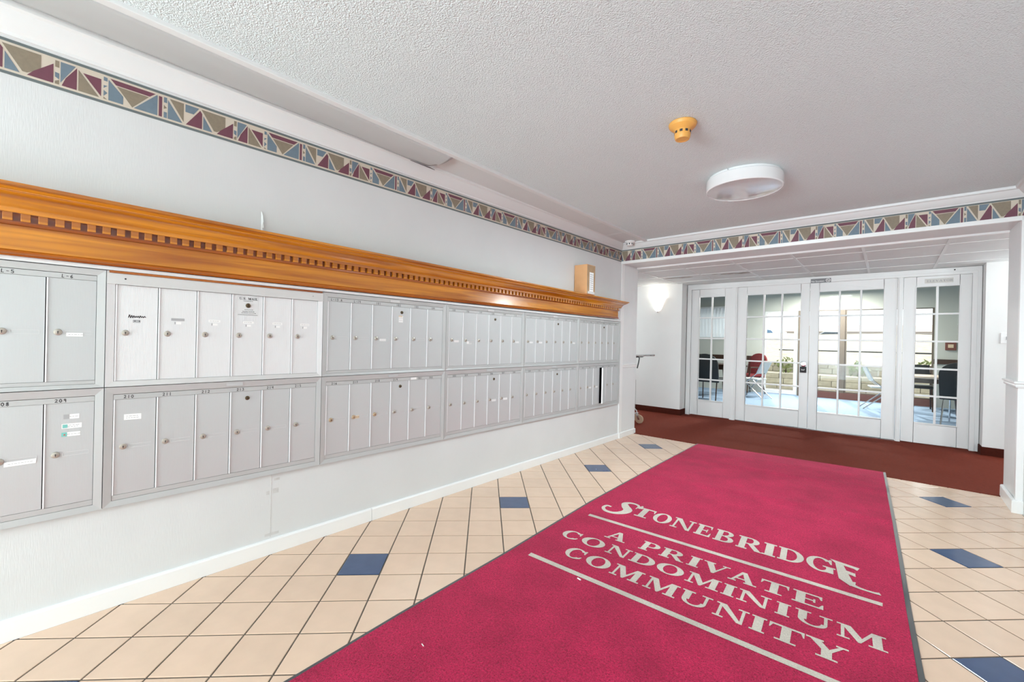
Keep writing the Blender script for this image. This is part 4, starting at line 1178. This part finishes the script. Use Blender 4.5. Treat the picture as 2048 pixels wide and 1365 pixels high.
es = thing('elevator_sign', 'cream ELEVATOR plate on the head of the right sidelight', 'sign', (2.965, YD, 2.055))
MB().box(2.842, 3.092, YD - .006, YD, 2.024, 2.080).obj('plate', mat('cream_plate', (0.66, 0.65, 0.61), .45), es, bevel=.0015)
mb = MB()
settext(mb, 'ELEVATOR', 2.860, 2.038, .025, lambda s, z: (s, YD - .0072, z), .16, 0, 1.02, (0, -1, 0))
mb.obj('lettering', M['greyink'], es)

# ------------------------------------------------------------------ cart behind the pilaster
ct = thing('shopping_cart', 'steel folding cart half hidden behind the left pilaster', 'cart', (-.30, 6.0, 0))
mb = MB()
for yy in (5.86, 6.22):
    mb.tube([(-.46, yy, .12), (-.47, yy, .30), (-.46, yy, .62), (-.45, yy, .90), (-.43, yy, .985), (-.39, yy, 1.010)], .011)
    mb.tube([(-.46, yy, .16), (-.60, yy, .17), (-.90, yy, .17)], .010)
    mb.tube([(-.90, yy, .17), (-.92, yy, .62), (-.46, yy, .66)], .010)
mb.tube([(-.46, 5.86, .17), (-.46, 6.22, .17)], .010)
mb.obj('frame', M['steel'], ct, smooth=True)
for yy in (5.86, 6.22):
    MB().tube([(-.41, yy, 1.003), (-.27, yy, 1.012), (-.12, yy, 1.018), (-.112, yy, 1.018)], [.011, .013, .013, .008], 10).obj('handle', M['chrome'], ct, smooth=True)
MB().tube([(-.30, 6.0, .985), (-.272, 6.0, 1.0), (-.255, 6.0, .97), (-.265, 6.0, .91), (-.285, 6.0, .82)], .009).tube([(-.30, 5.86, .985), (-.30, 6.22, .985)], .008).obj('strap', M['blackvinyl'], ct, smooth=True)
bk = MB()
for i in range(8):
    for yy in (5.87, 6.21): bk.tube([(-.40 - i * .07, yy, .20), (-.40 - i * .07, yy, .63)], .003, 5)
for i in range(5): bk.tube([(-.38, 5.90 + i * .07, .19), (-.9, 5.90 + i * .07, .19)], .003, 5)
bk.obj('basket', M['steel'], ct)
for (wx, wy) in ((-.235, 6.00), (-.40, 6.18), (-.85, 5.90), (-.85, 6.18)):
    MB().lathe([(.012, -.014), (.036, -.014), (.060, -.012), (.064, -.006), (.064, .006), (.060, .012), (.036, .014), (.012, .014)], 24, 0, Matrix.Translation((wx, wy, .068)) @ Matrix.Rotation(pi / 2 , 4, 'X')).obj('wheel', M['wheel'], ct, smooth=True)
    f = MB()
    for sgn in (-1, 1): f.obox((wx - .020, wy + sgn * .019, .105), (.014, 0, .002), (0, .002, 0), (-.020, 0, .045))
    f.box(wx - .06, wx - .015, wy - .021, wy + .021, .145, .160)
    f.tube([(wx - .04, wy, .155), (wx - .045, wy, .185), (wx - .075, wy, .215), (wx - .13, wy, .20), (wx - .16, wy, .17)], .011)
    f.obj('caster_fork', M['chrome'], ct)

# ------------------------------------------------------------------ sunroom behind the doors
YS = 12.4
SX0, SX1, SH = -4.0, 5.2, 2.52
struct(MB().box(SX0, SX1, 7.62, YS + .15, -.12, 0.004).obj('floor_sunroom', M['bluecarpet']), 'pale blue carpet of the sunroom')
struct(MB().box(SX0, SX1, 7.62, YS + .1, SH, SH + .1).obj('ceiling_sunroom', M['sroomceil']))
hd = MB().box(-.068, 3.335, 7.545, 7.62, HH, SH + .1); hd.box(SX0, -.08, 7.55, 7.62, HH, SH + .1); hd.box(3.335, SX1, 7.55, 7.62, HH, SH + .1); hd.box(SX0, -3.2, 7.55, 7.62, 0, SH)
struct(hd.obj('wall_sunroom_near', M['sroomwall']))
struct(MB().box(SX0 - .1, SX0, 7.55, YS + .1, 0, SH + .1).obj('wall_sunroom_left', M['sroomwall']))
struct(MB().box(SX1, SX1 + .1, 7.55, YS + .1, 0, SH + .1).obj('wall_sunroom_right', M['sroomwall']))
wf = MB()
wf.box(SX0, -1.75, YS, YS + .1, 0, SH); wf.box(-1.75, -.5, YS, YS + .1, 0, 1.40); wf.box(-1.75, -.5, YS, YS + .1, 2.15, SH); wf.box(-.5, .10, YS, YS + .1, 0, SH)
wf.box(3.22, SX1, YS, YS + .1, 0, SH); wf.box(.10, 3.22, YS, YS + .1, 2.07, SH)
wall_far = struct(wf.obj('wall_sunroom_far', M['sroomwall']), 'far sunroom wall with the glazed garden side')
ra = MB(); ra.box(SX0, .10, YS - .02, YS, .80, .93); ra.box(3.22, SX1, YS - .02, YS, .90, 1.0)
lab(ra.obj('chair_rail', M['walnut'], wall_far), 'dark brown chair rail')
# glazed side: sliding door, posts and fixed windows
def glazed(name, label, x0, x1, z0, z1, m, fw=.06):
    d = bpy.data.objects.new(name, None); COL.objects.link(d); d.location = ((x0 + x1) / 2, YS, 0); struct(d, label)
    mb = MB(); mb.box(x0, x0 + fw, YS + .01, YS + .07, z0 + fw, z1 - fw * .6); mb.box(x1 - fw, x1, YS + .01, YS + .07, z0 + fw, z1 - fw * .6); mb.box(x0, x1, YS + .01, YS + .07, z0, z0 + fw); mb.box(x0, x1, YS + .01, YS + .07, z1 - fw * .6, z1)
    mb.obj('window_frame', m, d)
    MB().box(x0 + fw, x1 - fw, YS + .035, YS + .041, z0 + fw, z1 - fw * .6).obj('pane', M['glass'], d)
glazed('door_3', 'white framed sliding garden door of the sunroom', .10, .86, .02, 2.07, M['white'], .085)
glazed('window_3', 'garden window of the sunroom left of the dark post', 1.0, 1.67, .15, 2.07, M['brownframe'], .03)
glazed('window_4', 'wide garden window of the sunroom', 1.76, 3.22, .15, 2.07, M['brownframe'], .03)
struct(MB().box(.86, 1.0, YS - .02, YS + .1, 0, 2.07).obj('trim_13', M['brownframe']), 'brown post beside the sliding door')
struct(MB().box(1.67, 1.76, YS - .02, YS + .1, 0, 2.07).obj('trim_14', M['brownframe']), 'brown post between the garden windows')
struct(MB().box(1.0, 3.22, YS - .03, YS + .1, 0, .15).obj('baseboard_sunroom', mat('red_brown_base', lin(110, 72, 66), .6)), 'red brown base under the garden windows')
# vertical blinds
vb = thing('vertical_blinds', 'pale vertical blinds hanging at the sunroom window', 'blinds', (-1.1, YS - .06, 1.4))
vm = MB().box(-.042, .042, -.001, .001, 1.40, 2.19).mesh('slat', mat('pale_vinyl_slat', (.80, .84, .88), .5))  # one plain blue-white slat colour
for k in range(15):
    o = bpy.data.objects.new('slat', vm); COL.objects.link(o); o.parent = vb
    o.location = Vector((-1.72 + k * .087, YS - .06, 0)) - parent_world(vb); o.rotation_euler = (0, 0, math.radians(28))
MB().box(-1.78, -.46, YS - .09, YS - .03, 2.19, 2.23).obj('head_rail', M['white'], vb)
glazed('window_5', 'sunroom window behind the vertical blinds', -1.75, -.5, 1.40, 2.15, M['white'], .04)
# ceiling fluorescent fixtures
for (x0, x1, y, lb) in ((1.15, 1.85, 11.6, 'white fluorescent strip on the sunroom ceiling near the dark post'), (.75, 1.2, 10.0, 'nearer white fluorescent strip on the sunroom ceiling over the French door')):
    t = thing('fluorescent_light', lb, 'ceiling light', ((x0 + x1) / 2, y, SH))
    MB().box(x0, x1, y - .12, y + .12, SH - .03, SH).obj('housing', M['white'], t)
    MB().box(x0 + .02, x1 - .02, y - .10, y + .10, SH - .06, SH - .03).obj('diffuser', mat('lit_tube_cover', (.9, .9, .9), .4, emit=(1, 1, .96), estr=1.1), t, bevel=.01)
    light('fluorescent_glow', 'AREA', ((x0 + x1) / 2, y, SH - .07), (0, 0, 0), 95, (1, .98, .90), shape='RECTANGLE', size=x1 - x0, size_y=.2)
# sunroom furniture
def side_chair(name, label, loc, rz, seatm, backm, legm, arms=False, cat='chair', tall=False):
    t = thing(name, label, cat, loc); t.rotation_euler = (0, 0, rz)
    def add(nm, mb, mt, sm=False, bev=0):
        me = mb.mesh(nm, mt, sm, bev); o = bpy.data.objects.new(nm, me); COL.objects.link(o); o.parent = t; return o
    add('seat', MB().box(-.22, .22, -.21, .23, .43, .49), seatm, True, .018)
    bk = MB()
    bk.sweep([(-.21, -.012), (-.19, -.02), (.19, -.02), (.21, -.012), (.21, .018), (-.21, .018)], [lambda a, b, k=k: (a * (1 - .1 * abs(k - 2) / 2), b - .21 - .03 * k, .54 + .085 * k) for k in range(5)])
    if tall:
        bk = MB(); n = 14
        out = [(-.25, .40), (.25, .40)] + [(.25 * math.cos(pi * i / n), .80 + .20 * math.sin(pi * i / n)) for i in range(n + 1)]
        bk.prism([(x, -.20 - .22 * (z - .4), z) for x, z in out], (0, -.05, 0))
    add('backrest', bk, backm, True, .012 if tall else 0)
    for sx in (-.2, .2):
        add('leg', MB().tube([(sx * 1.08, .26, 0), (sx, .21, .45)], .012), legm, True)
        add('leg', MB().tube([(sx * 1.08, -.32, 0), (sx, -.20, .45), (sx, -.30, .86)], .012), legm, True)
        if arms: add('armrest', MB().tube([(sx * 1.2, .22, .46), (sx * 1.22, .20, .66), (sx * 1.2, -.22, .66)], .018), legm, True)
    return t
def folding_chair(label, loc, rz):
    t = thing('folding_chair', label, 'chair', loc, 'pale folding chairs in the sunroom'); t.rotation_euler = (0, 0, rz)
    def add(nm, mb, mt, sm=True, bev=0):
        me = mb.mesh(nm, mt, sm, bev); o = bpy.data.objects.new(nm, me); COL.objects.link(o); o.parent = t; return o
    add('seat', MB().box(-.2, .2, -.18, .2, .42, .45), M['greyplastic'], True, .012)
    b = MB(); b.sweep([(-.2, -.012), (.2, -.012), (.2, .012), (-.2, .012)], [lambda a, c: (a, c - .16, .56), lambda a, c: (a, c - .21, .68), lambda a, c: (a * .9, c - .27, .84)])
    add('backrest', b, M['greyplastic'])
    for sx in (-.215, .215):
        add('leg', MB().tube([(sx, .30, 0), (sx, .05, .38), (sx, -.15, .56), (sx, -.27, .83)], .011), M['steel'])
        add('leg', MB().tube([(sx * .9, -.30, 0), (sx * .9, .16, .42)], .011), M['steel'])
    add('crossbar', MB().tube([(-.2, -.22, .07), (.2, -.22, .07)], .008), M['steel'])
    return t
folding_chair('pale folding chair with steel legs behind the left French door', (.22, 11.0, .004), math.radians(75))
folding_chair('pale folding chair with steel legs behind the right French door', (2.42, 11.1, .004), math.radians(-80))
def table(label, loc, top, toph, w_, d_, legm, topm, round_=False):
    t = thing('table', label, 'table', loc)
    def add(nm, mb, mt, sm=False, bev=0):
        me = mb.mesh(nm, mt, sm, bev); o = bpy.data.objects.new(nm, me); COL.objects.link(o); o.parent = t; return o
    if round_: add('table_top', MB().lathe([(0, toph - .035), (w_ / 2 - .01, toph - .035), (w_ / 2, toph - .025), (w_ / 2, toph - .006), (w_ / 2 - .006, toph), (0, toph)], 40), topm, True)
    else: add('table_top', MB().box(-w_ / 2, w_ / 2, -d_ / 2, d_ / 2, toph - .035, toph), topm, False, .006)
    k = .62 if round_ else .88
    add('apron', MB().box(-w_ / 2 * k, w_ / 2 * k, -d_ / 2 * k, d_ / 2 * k, toph - .12, toph - .036), legm)
    for sx in (-1, 1):
        for sy in (-1, 1):
            p = (sx * w_ / 2 * k, sy * d_ / 2 * k)
            add('leg', MB().tube([(p[0] * 1.12, p[1] * 1.12, 0), (p[0] * 1.04, p[1] * 1.04, toph * .5), (p[0], p[1], toph - .05)], [.022, .03, .038], 8), legm, True)
    return t
table('round pale-topped table with brown legs behind the right sidelight', (3.12, 10.7, .004), 0, .72, 1.0, 1.0, M['walnut'], M['oak'], True)
side_chair('side_chair', 'black vinyl chair pulled up right of the round table', (3.44, 9.86, .004), math.radians(-14), M['blackvinyl'], M['blackvinyl'], M['chrome'], tall=True)
side_chair('side_chair', 'dark chair on the far side of the round table', (2.95, 11.65, .004), math.radians(180), M['blackvinyl'], M['blackvinyl'], M['walnut'])
table('dark wooden table behind the left sidelight', (-.78, 10.55, .004), 0, .76, 1.3, .8, M['walnut'], M['walnut'])
side_chair('side_chair', 'black padded chair at the near side of the dark wooden table', (-.36, 9.72, .004), 0, M['blackvinyl'], M['blackvinyl'], M['walnut'], tall=True)
side_chair('side_chair', 'black padded chair at the left end of the dark wooden table', (-.98, 9.72, .004), math.radians(-6), M['blackvinyl'], M['blackvinyl'], M['chrome'], tall=True)
side_chair('side_chair', 'burgundy upholstered armchair beside the pale folding chair', (-.10, 11.88, .004), math.radians(150), M['burgundy'], M['burgundy'], M['walnut'], True, tall=True)
bt = thing('thermostat', 'small red brown framed box on the far sunroom wall', 'thermostat', (3.46, YS, 1.27))
MB().box(3.38, 3.54, YS - .03, YS, 1.19, 1.35).obj('case', mat('red_brown_case', lin(120, 70, 60), .5), bt, bevel=.006)
MB().box(3.42, 3.50, YS - .034, YS - .03, 1.24, 1.31).obj('dial', M['peach'], bt)

# ------------------------------------------------------------------ garden
struct(MB().box(-30, 40, YS + .1, 15.9, -.3, -.03).obj('floor_patio', M['paving']), 'patio outside the sunroom')
gm = MB()
prof = [(15.7, .70), (18, 1.02), (22, 1.45), (26, 1.78), (30, 1.95)]
gx = [-30 + i * 2.5 for i in range(29)]
for y, z in prof:
    for x in gx: gm.v.append((x, y, z + .05 * math.sin(x * 1.3 + y)))
ng = len(gx)
for j in range(len(prof) - 1):
    for i in range(ng - 1):
        a = j * ng + i; gm.f.append((a, a + 1, a + ng + 1, a + ng)); gm.m.append(0)
struct(gm.obj('floor_lawn', M['grass'], smooth=True), 'dry grass bank rising to the parking lot')
struct(MB().box(-80, 90, 30, 140, 1.0, 1.95).obj('floor_parking', M['asphalt']), 'parking lot beyond the grass bank')
blk = [MB().box(0, l, 0, .34, 0, .145).mesh('stone', M['stone'], bevel=.012) for l in (.48, .62, .38)]
for (y, z0, rows_, x0, x1, lb) in ((14.4, -.03, 3, -1.2, 4.6, 'nearer low wall of beige stone blocks outside the sunroom'), (15.45, -.03, 5, -1.6, 5.2, 'further and taller wall of beige stone blocks holding the grass bank')):
    rwt = thing('retaining_wall', lb, 'wall', ((x0 + x1) / 2, y, z0))
    for r in range(rows_):
        x = x0 - random.uniform(0, .3)
        while x < x1:
            me = random.choice(blk)
            l = me.dimensions.x if hasattr(me, 'dimensions') else max(v.co.x for v in me.vertices)
            o = bpy.data.objects.new('stone', me); COL.objects.link(o); o.parent = rwt
            o.location = Vector((x, y + random.uniform(-.012, .012) + r * .02, z0 + r * .15)) - parent_world(rwt)
            x += l + .008
struct(MB().box(-1.5, 5.0, 14.75, 15.6, -.2, .40).obj('floor_terrace', M['grass']), 'planted terrace between the stone walls')
rl = thing('garden_railing', 'thin dark railing crossing in front of the grass bank', 'railing', (2, 14.0, -.03))
MB().tube([(.2, 14.0, 1.10), (4.4, 14.0, 1.10)], .018).obj('rail', M['blackvinyl'], rl)
for x in (.25, 4.3): MB().tube([(x, 14.0, -.03), (x, 14.0, 1.10)], .016).obj('post', M['blackvinyl'], rl)
def shrub(label, c, r, n=70):
    t = thing('shrub', label, 'shrub', (c[0], c[1], c[2]), 'pale shrubs above the stone walls')
    mb = MB()
    for i in range(n):
        d = Vector((random.gauss(0, 1), random.gauss(0, 1), random.gauss(0, 1))).normalized() * r * random.uniform(.5, 1)
        p = Vector((0, 0, r * .8)) + Vector((d.x, d.y, d.z * .8))
        a = Vector((random.gauss(0, 1), random.gauss(0, 1), random.gauss(0, 1))).normalized() * .07; b2 = a.orthogonal().normalized() * .03
        mb.face([p - a, p + b2, p + a, p - b2])
    o = bpy.data.objects.new('foliage', mb.mesh('foliage', M['leaf'])); COL.objects.link(o); o.parent = t; o['kind'] = 'stuff'
    tk = MB().tube([(0, 0, 0), (.01, 0, r * .8)], .02, 6).mesh('stem', M['walnut']); o = bpy.data.objects.new('stem', tk); COL.objects.link(o); o.parent = t
shrub('pale shrub seen through the left French door', (.2, 15.15, .40), .30)
shrub('smaller pale shrub nearer the brown post', (.75, 15.2, .40), .24)
shrub('pale shrub behind the dark garden post', (1.9, 15.2, .40), .26)
shrub('rounded pale shrub seen through the right sidelight', (3.4, 15.1, .40), .38, 110)
def car(label, loc, rz, m):
    t = thing('car', label, 'car', loc); t.rotation_euler = (0, 0, rz)
    def add(nm, mb, mt, sm=False, bev=0):
        me = mb.mesh(nm, mt, sm, bev); o = bpy.data.objects.new(nm, me); COL.objects.link(o); o.parent = t; return o
    body = [(-2.1, .3), (2.1, .3), (2.15, .62), (1.95, .82), (1.1, .92), (.5, 1.40), (-1.1, 1.42), (-1.9, .95), (-2.15, .85)]
    add('body', MB().prism([(x, -.85, z) for x, z in body], (0, 1.7, 0)), m, False, .06)
    win = [(.98, .93), (.45, 1.34), (-1.05, 1.36), (-1.7, .96)]
    add('side_window', MB().prism([(x, -.86, z) for x, z in win], (0, 1.72, 0)), M['carglass'])
    for sx in (-1.3, 1.3):
        for sy in (-.8, .8):
            add('wheel', MB().lathe([(0, -.1), (.3, -.1), (.32, -.06), (.32, .06), (.3, .1), (0, .1)], 20, 0, Matrix.Translation((sx, sy, .32)) @ Matrix.Rotation(pi / 2, 4, 'X')), M['blackvinyl'], True)
car('steel blue car parked beyond the grass bank', (-8.3, 48, 1.95), math.radians(35), M['carblue'])
car('white car parked beyond the grass bank by the dark garden post', (-3.2, 74, 1.95), math.radians(5), M['carwhite'])
bd = thing('far_building', 'long pale brick building with a brown roof across the parking lot', 'building', (5, 95, 1.95))
MB().box(-12, 45, 95, 105, 1.95, 4.0).obj('wall', M['brick'], bd)
MB().prism([(-12.5, 94.5, 4.0), (-12.5, 105.5, 4.0), (-12.5, 100, 5.3)], (58, 0, 0)).obj('roof', M['roof'], bd)
